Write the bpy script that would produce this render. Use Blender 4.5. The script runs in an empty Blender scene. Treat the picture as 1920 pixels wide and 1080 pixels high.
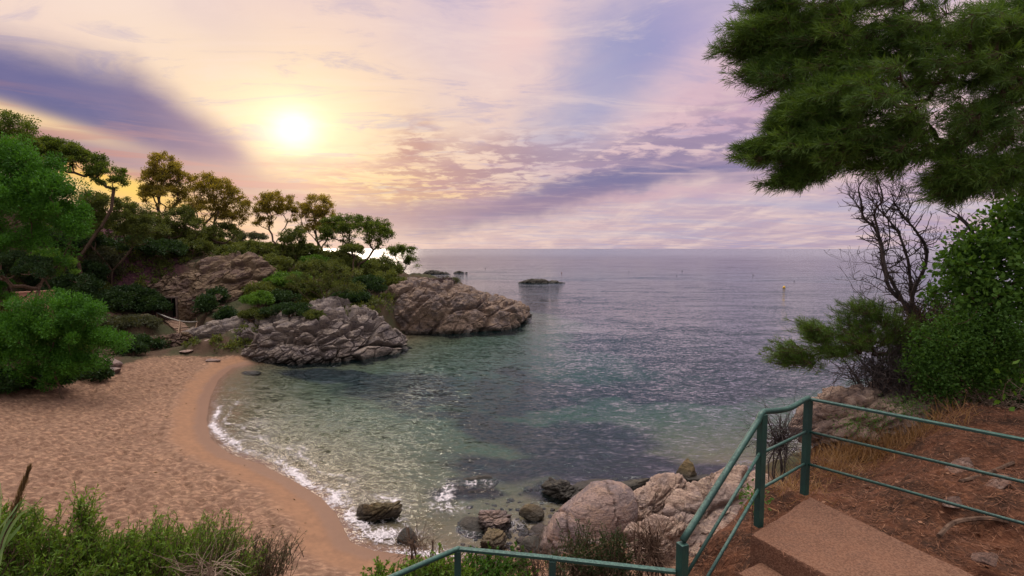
import bpy, math, random
import numpy as np
from mathutils import Vector
PI = math.pi
R = math.radians
C = bpy.context.scene.collection
scn = bpy.context.scene

# ------------------------------------------------------------ camera, sky, sun, exposure
EYE = 12.0
PITCH = math.atan(74 / 960)
FPX = 960.0
cd = bpy.data.cameras.new("camera"); cam = bpy.data.objects.new("camera", cd); C.objects.link(cam)
cam.location = (0, 0, EYE); cam.rotation_euler = (PI / 2 - PITCH, 0, 0)
cd.sensor_width = 36; cd.lens = 18; cd.clip_start = 0.05; cd.clip_end = 60000
scn.camera = cam
scn.view_settings.view_transform = 'Standard'; scn.view_settings.look = 'None'
scn.view_settings.exposure = 0.0; scn.view_settings.gamma = 1
scn.cycles.max_bounces = 8; scn.cycles.transparent_max_bounces = 24
scn.cycles.sample_clamp_indirect = 4

def ray(px, py):
    """direction seen at a point of the 1920x1080 survey grid, scaled to y = 1"""
    u = (px - 960) / FPX; v = (540 - py) / FPX
    d = np.array([u, math.cos(PITCH) + v * math.sin(PITCH), -math.sin(PITCH) + v * math.cos(PITCH)])
    return d / d[1]
def P(px, py, dep):
    d = ray(px, py) * dep
    return np.array([d[0], d[1], EYE + d[2]])
def G(px, py, z=0.0):
    d = ray(px, py); return P(px, py, (z - EYE) / d[2])
def azel(px, py):
    d = ray(px, py); return math.atan2(d[0], d[1]), math.atan2(d[2], math.hypot(d[0], d[1]))
def lin(c):
    c = c / 255.0
    return c / 12.92 if c <= 0.04045 else ((c + 0.055) / 1.055) ** 2.4
def S(r, g, b): return (lin(r), lin(g), lin(b), 1.0)

class X:
    """tiny expression helper over shader math nodes"""
    nt = None
    def __init__(s, sock): s.s = sock
    @staticmethod
    def m(op, *a):
        n = X.nt.nodes.new('ShaderNodeMath'); n.operation = op
        for i, v in enumerate(a):
            if isinstance(v, X): X.nt.links.new(v.s, n.inputs[i])
            else: n.inputs[i].default_value = v
        return X(n.outputs[0])
    def __add__(s, o): return X.m('ADD', s, o)
    __radd__ = __add__
    def __sub__(s, o): return X.m('SUBTRACT', s, o)
    def __rsub__(s, o): return X.m('SUBTRACT', o, s)
    def __mul__(s, o): return X.m('MULTIPLY', s, o)
    __rmul__ = __mul__
    def __truediv__(s, o): return X.m('DIVIDE', s, o)
    def pw(s, o): return X.m('POWER', s, o)
    def exp(s): return X.m('EXPONENT', s)
    def clamp(s):
        n = X.nt.nodes.new('ShaderNodeClamp'); X.nt.links.new(s.s, n.inputs[0]); return X(n.outputs[0])
    def ramp(s, a, b, c=0.0, d=1.0, smooth=True):
        n = X.nt.nodes.new('ShaderNodeMapRange'); n.interpolation_type = 'SMOOTHSTEP' if smooth else 'LINEAR'
        X.nt.links.new(s.s, n.inputs[0])
        for i, v in zip((1, 2, 3, 4), (a, b, c, d)): n.inputs[i].default_value = v
        return X(n.outputs[0])
def mixc(f, a, b, mode='MIX'):
    n = X.nt.nodes.new('ShaderNodeMix'); n.data_type = 'RGBA'; n.blend_type = mode
    for sock, v in ((n.inputs[0], f), (n.inputs[6], a), (n.inputs[7], b)):
        if isinstance(v, X): X.nt.links.new(v.s, sock)
        elif isinstance(v, bpy.types.NodeSocket): X.nt.links.new(v, sock)
        else: sock.default_value = v
    return X(n.outputs[2])
def noise(vec, scale, detail=4, rough=0.55, dist=0.0, out='Fac'):
    n = X.nt.nodes.new('ShaderNodeTexNoise')
    if vec is not None: X.nt.links.new(vec.s, n.inputs['Vector'])
    n.inputs['Scale'].default_value = scale; n.inputs['Detail'].default_value = detail
    n.inputs['Roughness'].default_value = rough; n.inputs['Distortion'].default_value = dist
    return X(n.outputs[out])
def voro(vec, scale, feature='F1', rand=1.0, out='Distance'):
    n = X.nt.nodes.new('ShaderNodeTexVoronoi'); n.feature = feature
    if vec is not None: X.nt.links.new(vec.s, n.inputs['Vector'])
    n.inputs['Scale'].default_value = scale; n.inputs['Randomness'].default_value = rand
    return X(n.outputs[out])
def combine(x, y, z=0.0):
    n = X.nt.nodes.new('ShaderNodeCombineXYZ')
    for i, v in enumerate((x, y, z)):
        if isinstance(v, X): X.nt.links.new(v.s, n.inputs[i])
        else: n.inputs[i].default_value = v
    return X(n.outputs[0])
def mapping(vec, scale=(1, 1, 1), rot=(0, 0, 0)):
    n = X.nt.nodes.new('ShaderNodeMapping'); X.nt.links.new(vec.s, n.inputs[0])
    n.inputs['Scale'].default_value = scale; n.inputs['Rotation'].default_value = rot
    return X(n.outputs[0])
def attr(name):
    n = X.nt.nodes.new('ShaderNodeAttribute'); n.attribute_name = name; return X(n.outputs['Fac'])
def position():
    return X(X.nt.nodes.new('ShaderNodeNewGeometry').outputs['Position'])
def bump(h, dist=1.0, strength=1.0, normal=None):
    n = X.nt.nodes.new('ShaderNodeBump'); X.nt.links.new(h.s, n.inputs['Height'])
    n.inputs['Distance'].default_value = dist; n.inputs['Strength'].default_value = strength
    if normal is not None: X.nt.links.new(normal.s, n.inputs['Normal'])
    return X(n.outputs[0])

SUN_AZ, SUN_EL = azel(552, 242)
def build_world():
    w = bpy.data.worlds.new("World"); scn.world = w; w.use_nodes = True
    nt = w.node_tree; X.nt = nt
    bg = nt.nodes['Background']
    tc = nt.nodes.new('ShaderNodeTexCoord')
    sep = nt.nodes.new('ShaderNodeSeparateXYZ'); nt.links.new(tc.outputs['Generated'], sep.inputs[0])
    dx, dy, dz = (X(sep.outputs[i]) for i in range(3))
    az = X.m('ARCTAN2', dx, dy); el = X.m('ARCSINE', dz)
    dirv = X(tc.outputs['Generated'])
    # cloud-layer coordinates (a flat layer seen in perspective)
    inv = 1.0 / X.m('MAXIMUM', dz + 0.10, 0.03) if False else X.m('DIVIDE', 1.0, X.m('MAXIMUM', dz + 0.10, 0.03))
    lay = combine(dx * inv, dy * inv, 0.0)
    sky2 = combine(az, el * 2.2, 0.0)
    wn1 = noise(sky2, 3.2, 7, 0.62) - 0.5
    wn2 = noise(combine(az + 7.3, el * 1.6, 2.0), 3.1, 5, 0.6) - 0.5
    azw = az + wn1 * 0.26; elw = el + wn2 * 0.15
    def blob(px, py, rx, ry, deg=0.0, pw=1.0, warp=True):
        a0, e0 = azel(px, py); c, s = math.cos(R(deg)), math.sin(R(deg))
        A = (azw if warp else az) - a0; E = (elw if warp else el) - e0
        u = (A * c + E * s) / (rx / 960.0); v = (E * c - A * s) / (ry / 960.0)
        r2 = u * u + v * v
        if pw != 1.0: r2 = r2.pw(pw)
        return (r2 * -1.0).exp()
    # vertical base
    rp = nt.nodes.new('ShaderNodeValToRGB'); nt.links.new(el.ramp(R(-2), R(60), 0, 1, False).s, rp.inputs[0])
    cr = rp.color_ramp
    while len(cr.elements) > 1: cr.elements.remove(cr.elements[-1])
    stops = [(0.0, S(178, 156, 178)), (0.032, S(182, 160, 181)), (0.10, S(188, 166, 188)), (0.2, S(218, 184, 190)),
             (0.32, S(232, 204, 210)), (0.46, S(218, 198, 216)), (0.7, S(188, 180, 216)), (1.0, S(180, 176, 212))]
    cr.elements[0].position = 0; cr.elements[0].color = stops[0][1]
    for p, c in stops[1:]:
        e = cr.elements.new(p); e.color = c
    col = X(rp.outputs[0])
    streak = noise(mapping(lay, (1.0, 0.35, 1), (0, 0, R(35))), 1.3, 6, 0.6, 0.4)
    col = mixc(streak.ramp(0.42, 0.62) * 0.5, col, S(246, 218, 208))
    soft = noise(mapping(lay, (0.5, 1.2, 1), (0, 0, R(-20))), 0.9, 5, 0.55, 0.3)
    col = mixc(soft.ramp(0.45, 0.68) * 0.5, col, S(174, 178, 208))
    fib = noise(mapping(lay, (0.8, 1.7, 1), (0, 0, R(-38))), 1.7, 9, 0.66, 1.2)
    FIB = fib
    # large warm field round the veiled sun
    col = mixc(blob(640, 200, 520, 260, 0) * 0.75, col, S(255, 220, 206))
    col = mixc(blob(230, 20, 330, 110, -28) * 0.85, col, S(255, 230, 216))
    # blue gaps upper right
    col = mixc(blob(1190, 90, 150, 85, 20) * 0.8, col, S(128, 142, 194))
    col = mixc(blob(1080, 210, 120, 70, 50) * 0.7, col, S(160, 164, 206))
    col = mixc(blob(1300, 60, 120, 120, 30) * 0.5, col, S(160, 150, 205))
    col = mixc(blob(820, 60, 90, 160, 0) * 0.45, col, S(196, 182, 214))
    col = mixc(blob(420, 60, 110, 60, -25) * 0.45, col, S(214, 192, 214))
    col = mixc(blob(980, 40, 70, 60, 20) * 0.8, col, S(246, 208, 205))
    col = mixc(blob(1300, 210, 200, 60, 28) * 0.7, col, S(238, 198, 204))
    col = mixc(blob(1400, 200, 150, 46, 22) * 0.75, col, S(196, 160, 186))
    col = mixc(blob(600, 300, 330, 110, -6) * 0.55, col, S(255, 206, 150))
    # orange glow beneath the dark wedge and low left of the sun
    col = mixc(blob(190, 320, 210, 34, -22) * 1.0, col, S(255, 190, 84))
    col = mixc(blob(250, 345, 120, 30, -10) * 0.8, col, S(255, 206, 92))
    col = mixc(blob(640, 345, 230, 46, -4) * 0.85, col, S(255, 206, 110))
    col = mixc(blob(20, 218, 120, 12, -12) * 0.8, col, S(255, 214, 160))
    # veiled sun: cream veil, yellow halo, white core (true brightness, it lights the scene)
    halo = blob(560, 240, 200, 130, 0, 1.0, False)
    col = mixc(blob(552, 250, 420, 200, 0, 1.0, False) * 0.35, col, S(255, 226, 190))
    col = mixc(halo * 0.85, col, S(255, 226, 182))
    col = mixc(FIB.ramp(0.50, 0.66) * 0.28, col, S(255, 228, 214))
    col = mixc(FIB.ramp(0.50, 0.34) * 0.42, col, S(172, 164, 200))
    # dark slate wedge of cloud upper left, soft below, crisp along its upper edge
    a0, e0 = azel(0, 60); a1, e1 = azel(250, 120); a2, e2 = azel(480, 275)
    k1 = (e1 - e0) / (a1 - a0); k2 = (e2 - e1) / (a2 - a1)
    azs = az + wn2 * 0.05; els = el + wn1 * 0.05
    up_ = X.m('MINIMUM', (azs - a0) * k1 + e0, (azs - a1) * k2 + e1)
    dn_ = (azs - a0) * ((azel(500, 325)[1] - azel(0, 275)[1]) / (azel(500, 300)[0] - a0)) + azel(0, 275)[1]
    wedge = (up_ - els).ramp(-0.03, 0.04) * (els - dn_).ramp(-0.06, 0.03) * azs.ramp(azel(540, 280)[0], azel(420, 240)[0])
    wc = mixc(az.ramp(azel(120, 200)[0], azel(470, 260)[0]), S(78, 86, 142), S(152, 118, 146))
    wc = mixc(wn1.ramp(-0.08, 0.16) * 0.35, wc, S(138, 124, 166))
    col = mixc(wedge.clamp() * 0.96, col, wc)
    col = mixc(blob(330, 322, 230, 26, -12) * 0.6, col, S(170, 138, 160))
    col = mixc(blob(430, 345, 150, 34, -6) * 0.6, col, S(214, 168, 152))
    col = mixc(blob(190, 332, 120, 15, -22, 1.0, False) * 1.0, col, S(255, 196, 84))
    col = mixc(blob(235, 352, 70, 14, -8, 1.0, False) * 0.9, col, S(255, 214, 110))
    col = mixc(blob(25, 214, 120, 13, -12, 1.0, False) * 0.95, col, S(255, 216, 164))
    lowst = noise(combine(az * 1.2, el * 16.0, 5.0), 3.0, 5, 0.6, 0.2)
    col = mixc(lowst.ramp(0.5, 0.62) * blob(200, 330, 240, 70, -16) * 0.8, col, S(196, 130, 110))
    col = mixc(lowst.ramp(0.48, 0.62) * blob(620, 350, 260, 36, 0) * 0.5, col, S(226, 150, 110))
    # mackerel cloud field right of the sun
    mk = noise(mapping(lay, (1.0, 1.0, 1), (0, 0, R(20))), 6.0, 8, 0.62, 0.5)
    mk2 = noise(mapping(lay, (0.6, 1.5, 1), (0, 0, R(-12))), 2.4, 7, 0.6, 0.6)
    fld = X.m('MAXIMUM', blob(900, 320, 260, 74, 6, 1.5), blob(1210, 300, 270, 50, 12, 1.4))
    fld = X.m('MAXIMUM', fld, blob(780, 290, 55, 60, 35, 1.3) * 1.0)
    mfac = ((mk * 0.6 + mk2 * 0.55).ramp(0.50, 0.62) * fld)
    mcol = mixc(az.ramp(azel(620, 300)[0], azel(1180, 300)[0]), S(206, 150, 136), S(148, 130, 164))
    col = mixc((mfac * 0.85).clamp(), col, mcol)
    # slate bank running up to the right
    bank = X.m('MAXIMUM', blob(1100, 372, 320, 32, 11, 1.6), blob(1290, 328, 130, 22, 16, 1.5))
    bfac = (bank * mk2.ramp(0.28, 0.52, 0.45, 1.0)).clamp()
    col = mixc(bfac * 0.92, col, S(118, 114, 158))
    col = mixc(blob(850, 400, 330, 26, 2, 1.5) * 0.7, col, S(166, 136, 160))
    col = mixc(blob(1240, 388, 150, 12, 6, 1.5) * 0.5, col, S(214, 172, 186))
    col = mixc(lowst.ramp(0.46, 0.66) * el.ramp(R(0.5), R(4)) * el.ramp(R(14), R(6)) * 0.30, col, S(214, 176, 190))
    sepc = nt.nodes.new('ShaderNodeMix'); sepc.data_type = 'RGBA'; sepc.blend_type = 'ADD'; sepc.inputs[0].default_value = 1
    core = blob(552, 242, 34, 29, 0, 1.0, False) * 1.1 + blob(552, 242, 110, 76, 0, 1.0, False) * 0.38
    gl = nt.nodes.new('ShaderNodeVectorMath'); gl.operation = 'SCALE'
    gl.inputs[0].default_value = (1.0, 0.78, 0.46); nt.links.new(core.s, gl.inputs['Scale'])
    nt.links.new(col.s, sepc.inputs[6]); nt.links.new(gl.outputs[0], sepc.inputs[7])
    col = X(sepc.outputs[2])
    # the half of the sky behind the camera: brightened as unseen fill for the foreground
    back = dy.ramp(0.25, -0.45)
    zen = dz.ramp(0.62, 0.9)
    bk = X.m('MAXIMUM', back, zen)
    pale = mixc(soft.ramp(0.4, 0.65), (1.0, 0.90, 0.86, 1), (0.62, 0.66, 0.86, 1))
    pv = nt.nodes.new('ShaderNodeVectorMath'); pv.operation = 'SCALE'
    nt.links.new(pale.s, pv.inputs[0]); pv.inputs['Scale'].default_value = BACK_FILL
    # unseen bright patch high up, added to give directional top light
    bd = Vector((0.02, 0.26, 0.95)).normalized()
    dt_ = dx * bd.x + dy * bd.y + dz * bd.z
    top_fill = ((dt_ - 1.0) * 11.0).exp() * dz.ramp(0.55, 0.75)
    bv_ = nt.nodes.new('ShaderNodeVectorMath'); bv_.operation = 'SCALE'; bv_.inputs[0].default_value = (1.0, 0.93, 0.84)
    nt.links.new((top_fill * TOP_FILL).s, bv_.inputs['Scale'])
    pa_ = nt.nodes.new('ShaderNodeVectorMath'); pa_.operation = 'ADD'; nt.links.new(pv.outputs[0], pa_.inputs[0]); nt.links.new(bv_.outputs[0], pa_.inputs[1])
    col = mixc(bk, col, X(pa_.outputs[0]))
    # physical sky seen through the cloud
    sk = nt.nodes.new('ShaderNodeTexSky'); sk.sky_type = 'NISHITA'; sk.sun_disc = False
    sk.sun_elevation = SUN_EL; sk.sun_rotation = SUN_AZ
    sv = nt.nodes.new('ShaderNodeVectorMath'); sv.operation = 'SCALE'
    nt.links.new(sk.outputs[0], sv.inputs[0]); sv.inputs['Scale'].default_value = 0.05
    col = mixc(0.06, col, X(sv.outputs[0]))
    col = mixc(dz.ramp(-0.10, -0.02), (0.05, 0.06, 0.08, 1), col)
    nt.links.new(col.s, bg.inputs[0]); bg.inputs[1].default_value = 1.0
BACK_FILL = 1.0; TOP_FILL = 8.0
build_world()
sl = bpy.data.lights.new("sun", 'SUN'); sun = bpy.data.objects.new("sun", sl); C.objects.link(sun)
sl.energy = 0.8; sl.angle = R(22); sl.color = (1.0, 0.80, 0.58)
sd = Vector((math.sin(SUN_AZ) * math.cos(SUN_EL), math.cos(SUN_AZ) * math.cos(SUN_EL), math.sin(SUN_EL)))
sun.rotation_euler = sd.to_track_quat('Z', 'Y').to_euler()
sun.location = sd * 300

# ------------------------------------------------------------ numpy noise
def _h(ix, iy, iz, s):
    n = (ix.astype(np.int64) * 374761393 + iy.astype(np.int64) * 668265263 + iz.astype(np.int64) * 2147483647 + s * 1274126177) & 0xFFFFFFFF
    n = ((n ^ (n >> 13)) * 1274126177) & 0xFFFFFFFF
    n = ((n ^ (n >> 15)) * 2246822519) & 0xFFFFFFFF
    return ((n ^ (n >> 16)) & 0xFFFFFF) / float(0xFFFFFF)
def vnoise(p, s=0):
    i = np.floor(p); f = p - i; i = i.astype(np.int64); f = f * f * f * (f * (f * 6 - 15) + 10)
    r = 0
    for a in (0, 1):
        for b in (0, 1):
            for c in (0, 1):
                w = (f[:, 0] if a else 1 - f[:, 0]) * (f[:, 1] if b else 1 - f[:, 1]) * (f[:, 2] if c else 1 - f[:, 2])
                r = r + w * _h(i[:, 0] + a, i[:, 1] + b, i[:, 2] + c, s)
    return r * 2 - 1
def fbm(p, oct=4, s=0, gain=0.5):
    r = 0; a = 1.0; t = 0
    for o in range(oct):
        r = r + a * vnoise(p * (2.03 ** o) + 17.1 * o, s + o); t += a; a *= gain
    return r / t
def worley(p, s=0):
    i = np.floor(p).astype(np.int64); n = len(p)
    f1 = np.full(n, 9.0); f2 = np.full(n, 9.0); cid = np.zeros(n)
    for a in (-1, 0, 1):
        for b in (-1, 0, 1):
            for c in (-1, 0, 1):
                jx, jy, jz = i[:, 0] + a, i[:, 1] + b, i[:, 2] + c
                q = np.stack([jx + _h(jx, jy, jz, s), jy + _h(jx, jy, jz, s + 11), jz + _h(jx, jy, jz, s + 23)], 1)
                d = np.linalg.norm(q - p, axis=1); k = _h(jx, jy, jz, s + 37)
                nf = d < f1
                f2 = np.where(nf, f1, np.minimum(f2, d)); cid = np.where(nf, k, cid); f1 = np.where(nf, d, f1)
    return f1, f2, cid
def sstep(x, a, b):
    t = np.clip((x - a) / (b - a), 0, 1); return t * t * (3 - 2 * t)

# ------------------------------------------------------------ object helpers
def mesh(name, V, F, mat=None, smooth=False, attrs=None, parent=None):
    V = np.asarray(V, dtype=np.float32)
    if isinstance(F, np.ndarray): F = [F]
    me = bpy.data.meshes.new(name); me.vertices.add(len(V)); me.vertices.foreach_set('co', V.ravel())
    F = [np.asarray(f, dtype=np.int32) for f in F if len(f)]
    nl = sum(f.size for f in F); npoly = sum(len(f) for f in F)
    me.loops.add(nl); me.polygons.add(npoly)
    me.loops.foreach_set('vertex_index', np.concatenate([f.ravel() for f in F]))
    st = []; o = 0
    for f in F:
        k = f.shape[1]; st.append(o + np.arange(len(f), dtype=np.int32) * k); o += f.size
    me.polygons.foreach_set('loop_start', np.concatenate(st))
    me.polygons.foreach_set('use_smooth', np.full(npoly, smooth, dtype=bool))
    me.update(calc_edges=True)
    if attrs:
        for k, a in attrs.items():
            at = me.attributes.new(k, 'FLOAT', 'POINT'); at.data.foreach_set('value', np.asarray(a, dtype=np.float32))
    o = bpy.data.objects.new(name, me); C.objects.link(o)
    if mat: me.materials.append(mat)
    if parent: o.parent = parent
    return o
def tag(o, label, cat, group=None):
    o['label'] = label; o['category'] = cat
    if group: o['group'] = group
    return o
def struct(o, label=None):
    o['kind'] = 'structure'
    if label: o['label'] = label
    return o
def empty(name, loc, label, cat, group=None):
    o = bpy.data.objects.new(name, None); C.objects.link(o); o.location = [float(v) for v in loc]; o.empty_display_size = 0.2
    return tag(o, label, cat, group)
class MB:
    """collects vertex and face arrays"""
    def __init__(s): s.v = []; s.f = {}; s.n = 0; s.a = []
    def add(s, V, *Fs):
        V = np.asarray(V, dtype=np.float64)
        for F in Fs:
            F = np.asarray(F, dtype=np.int64)
            if len(F): s.f.setdefault(F.shape[1], []).append(F + s.n)
        s.v.append(V); s.n += len(V)
    def tube(s, pts, rad, k=6, caps=True):
        pts = np.asarray(pts, dtype=float); n = len(pts); rad = np.broadcast_to(np.asarray(rad, dtype=float), (n,))
        t = np.gradient(pts, axis=0) if n > 1 else np.array([[0, 0, 1.]]); t /= np.linalg.norm(t, axis=1)[:, None] + 1e-9
        up = np.array([0.0, 0, 1]) if abs(t[0][2]) < 0.9 else np.array([1.0, 0, 0])
        V = []; a = np.arange(k) / k * 2 * PI
        x = np.cross(t[0], up); x /= np.linalg.norm(x)
        for i in range(n):
            x = x - t[i] * np.dot(x, t[i]); x /= np.linalg.norm(x) + 1e-9; y = np.cross(t[i], x)
            V.append(pts[i] + rad[i] * (np.cos(a)[:, None] * x + np.sin(a)[:, None] * y))
        V = np.concatenate(V); i0 = np.arange(n - 1)[:, None] * k; j = np.arange(k)[None]; j2 = (j + 1) % k
        F = np.stack([i0 + j, i0 + j2, i0 + k + j2, i0 + k + j], 2).reshape(-1, 4)
        s.add(V, F)
        if caps and k in (4, 6, 8, 10, 12):
            s.f.setdefault(k, []).append(np.array([list(range(k))[::-1]]) + s.n - len(V))
            s.f.setdefault(k, []).append(np.array([list(range(k))]) + s.n - k)
    def box(s, c, ax, half):
        """box with centre c, 3 axis vectors ax and half sizes"""
        c = np.asarray(c, float); ax = np.asarray(ax, float)
        V = [c + sum(ax[i] * half[i] * sg[i] for i in range(3)) for sg in
             [(-1, -1, -1), (1, -1, -1), (1, 1, -1), (-1, 1, -1), (-1, -1, 1), (1, -1, 1), (1, 1, 1), (-1, 1, 1)]]
        s.add(V, [[0, 3, 2, 1], [4, 5, 6, 7], [0, 1, 5, 4], [1, 2, 6, 5], [2, 3, 7, 6], [3, 0, 4, 7]])
    def build(s, name, mat, parent=None, smooth=False):
        V = np.concatenate(s.v)
        if parent is not None: V = V - np.array(parent.matrix_basis.translation)
        return mesh(name, V, [np.concatenate(f) for f in s.f.values()], mat, smooth, None, parent)

def new_mat(name, rough=0.8, spec=0.3):
    m = bpy.data.materials.new(name); m.use_nodes = True; X.nt = m.node_tree
    b = m.node_tree.nodes['Principled BSDF']; b.inputs['Roughness'].default_value = rough
    b.inputs['Specular IOR Level'].default_value = spec
    return m, b
def setc(b, col, nrm=None, rough=None):
    X.nt.links.new(col.s, b.inputs['Base Color'])
    if nrm is not None: X.nt.links.new(nrm.s, b.inputs['Normal'])
    if rough is not None: X.nt.links.new(rough.s, b.inputs['Roughness'])
def sepxyz(v):
    n = X.nt.nodes.new('ShaderNodeSeparateXYZ'); X.nt.links.new(v.s, n.inputs[0]); return [X(n.outputs[i]) for i in range(3)]

# ------------------------------------------------------------ terrain, beach, sea bed
shore_px = [(470, 684), (440, 690), (414, 712), (399, 745), (394, 785), (402, 822), (440, 850), (500, 870), (560, 900), (612, 932), (640, 962),
            (654, 990), (668, 1014), (710, 1028), (760, 1034), (840, 1045), (930, 1050), (1020, 1020), (1060, 990), (1180, 955), (1290, 925), (1400, 893)]
LAND = [tuple(G(*p)[:2]) for p in shore_px]
LAND += [(17, 27), (26, 30), (45, 40), (90, 62), (260, 120), (260, -60), (-260, -60), (-260, 190), (-60, 118), (-25, 112), (-12, 106), (-5, 98), (-2, 90), (-8, 80), (-14, 75)]
LAND += [tuple(G(*p)[:2]) for p in [(722, 640), (680, 655), (600, 668), (520, 672)]]
def sdist(x, y):
    """signed distance to the coast, positive on land"""
    P0 = np.array(LAND); P1 = np.roll(P0, -1, 0); d = np.full(x.shape, 1e9); ins = np.zeros(x.shape, bool)
    for (ax, ay), (bx, by) in zip(P0, P1):
        ex, ey = bx - ax, by - ay; t = np.clip(((x - ax) * ex + (y - ay) * ey) / (ex * ex + ey * ey), 0, 1)
        d = np.minimum(d, (x - ax - t * ex) ** 2 + (y - ay - t * ey) ** 2)
        c = ((ay > y) != (by > y)) & (x < (bx - ax) * (y - ay) / (by - ay + 1e-12) + ax); ins ^= c
    return np.sqrt(d) * np.where(ins, 1, -1)
HP = []   # hill height above the beach: x, y, h
for px, py in [(50, 775), (150, 745), (250, 712), (330, 680), (400, 680), (300, 770), (200, 850), (100, 900), (350, 900), (500, 950), (600, 1020), (0, 950), (-200, 820), (-150, 900),
               (450, 1000), (200, 1000), (560, 1060), (330, 830), (0, 850), (430, 760), (440, 900), (-250, 1000), (-60, 1040), (660, 1060), (100, 1060), (350, 1060)]:
    g = G(px, py, 0.9); HP.append((g[0], g[1], 0))
for px, py, d, *z in [(240, 655, 55), (340, 655, 58.5), (60, 700, 46), (-100, 700, 42), (320, 600, 65), (400, 590, 63), (330, 545, 68), (320, 480, 76), (400, 480, 78), (450, 560, 72), (550, 545, 74), (650, 555, 74),
                      (700, 520, 84), (750, 512, 90), (830, 526, 88), (890, 545, 90), (500, 470, 90), (600, 480, 92), (400, 458, 88), (300, 440, 84), (200, 425, 75), (100, 400, 70), (0, 380, 65),
                      (-150, 350, 60), (200, 560, 64), (100, 600, 56), (0, 640, 48), (-150, 640, 46), (0, 500, 60), (150, 480, 68), (250, 600, 61), (480, 600, 62), (560, 585, 64), (420, 620, 61)]:
    g = P(px, py, d); HP.append((g[0], g[1], max(0, g[2] - 1.0)))
HP += [(-40, 108, 6), (-20, 104, 5), (-70, 125, 14), (-110, 90, 24), (-100, 50, 16), (-90, 20, 10), (-60, 8, 6), (-50, 30, 0), (-60, 42, 3), (-45, 20, 0)]
for x in (-40, -30, -20, -12, -6, -1): HP.append((x, 13.5, 0)); HP.append((x, 16.5, 0))
for x in (-30, -20, -12, -6, -2): HP += [(x, 9, 2.6), (x, 5, 5.4), (x, 1, 7.6), (x, -6, 9.6)]
HP += [(0.5, 10, 2.0), (0.5, 6.5, 4.4), (0.3, 3.8, 6.9), (-1.5, 3, 6.9), (1.0, 4.9, 6.3), (1.9, 5.2, 7.5), (2.6, 5.4, 8.1), (3.3, 5.9, 8.35), (4.1, 6.6, 8.4), (5.2, 7.6, 8.5), (6.5, 8.2, 8.6), (8, 9, 8.7), (10, 10, 8.9),
       (2.5, 4.2, 8.3), (1.8, 3.9, 7.7), (1.2, 3.3, 7.0), (3.2, 4.6, 8.6), (4.0, 4.2, 8.75), (4.6, 4.8, 8.9), (5.5, 5.5, 9.0), (6.3, 6.3, 9.1), (8, 5, 9.6), (10, 4, 10.2), (8, 2, 10), (3.5, 2.5, 8.7), (2, 2, 8.2), (0, 0, 9.0), (3, 0, 9.4), (6, -2, 10),
       (3.2, 7.4, 5.8), (4.6, 8.9, 6.2), (2, 6.8, 4.6), (1.2, 8.5, 2.6), (6.5, 10.4, 6), (3, 9.5, 2.6), (6, 12, 3.2), (1.5, 12, 0.8), (3, 15, 0.2), (6, 17, 0.2), (9, 15, 2.4), (12, 14, 5), (12, 20, 0.8), (8, 19, 0.2), (5,14,1.0), (18, 18, 6), (18, 25, 1.5), (30, 20, 12), (30, 28, 3), (14, 6, 11), (25, 0, 15), (60, 20, 20), (60, 45, 4), (120, 40, 22)]
HP = np.array(HP)
def hill(x, y):
    num = np.zeros_like(x); den = np.zeros_like(x)
    for hx, hy, hz in HP:
        loc = 0.15 + 0.035 * math.hypot(hx, hy)
        w = 1.0 / (((x - hx) ** 2 + (y - hy) ** 2) / (loc * loc) + 1.2) ** 2.2
        w = w * (loc ** -0.6)
        num += w * hz; den += w
    return num / den
def ground(x, y, rough=True):
    x = np.atleast_1d(np.asarray(x, float)); y = np.atleast_1d(np.asarray(y, float))
    d = sdist(x, y); h = hill(x, y)
    z = np.zeros_like(x)
    p = np.stack([x, y, np.zeros_like(x)], 1)
    if rough:
        r = np.hypot(x, y); a = sstep(h, 0.15, 1.5)
        h = h + a * (fbm(p * 0.25, 3, 5) * 1.1 * sstep(r, 15, 45) + fbm(p * 0.9, 3, 6) * 0.35 * sstep(r, 6, 20) + fbm(p * 2.3, 4, 7) * 0.10 + fbm(p * 9, 3, 8) * 0.025)
    berm = 0.16 * np.exp(-((d - 2.3) / 0.7) ** 2)
    land = 0.09 * np.minimum(d, 3.0) + 0.95 * (1 - np.exp(-np.maximum(d - 2, 0) / 14)) + berm + np.maximum(h, 0) * sstep(d, 0.0, 2.5)
    dd = np.maximum(-d, 0)
    sea = -0.10 * np.minimum(dd, 9) - 0.14 * np.clip(dd - 9, 0, 60) - 0.05 * np.maximum(dd - 69, 0)
    z = np.where(d > 0, land, sea)
    if rough:
        fp = fbm(p * 1.0, 3, 31); sandm = (1 - sstep(h, 0.1, 0.8)) * sstep(d + fbm(p * 0.5, 3, 44) * 1.2, 1.8, 3.2)
        f1, f2, _ = worley(np.stack([x * 1.7, y * 1.7, np.zeros_like(x)], 1) + 0.35 * fp[:, None], 9)
        z = z + sandm * (fbm(p * 0.45, 3, 33) * 0.10 - 0.24 * (1 - sstep(f1, 0.0, 0.62)) + fbm(p * 4, 2, 35) * 0.035)
        z = z + np.where(d < -1.5, fbm(p * 0.5, 3, 41) * 0.3 * sstep(-d, 1.5, 6), 0)
    return z, d, h
def gz(x, y): return float(ground(x, y, False)[0][0])

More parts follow.
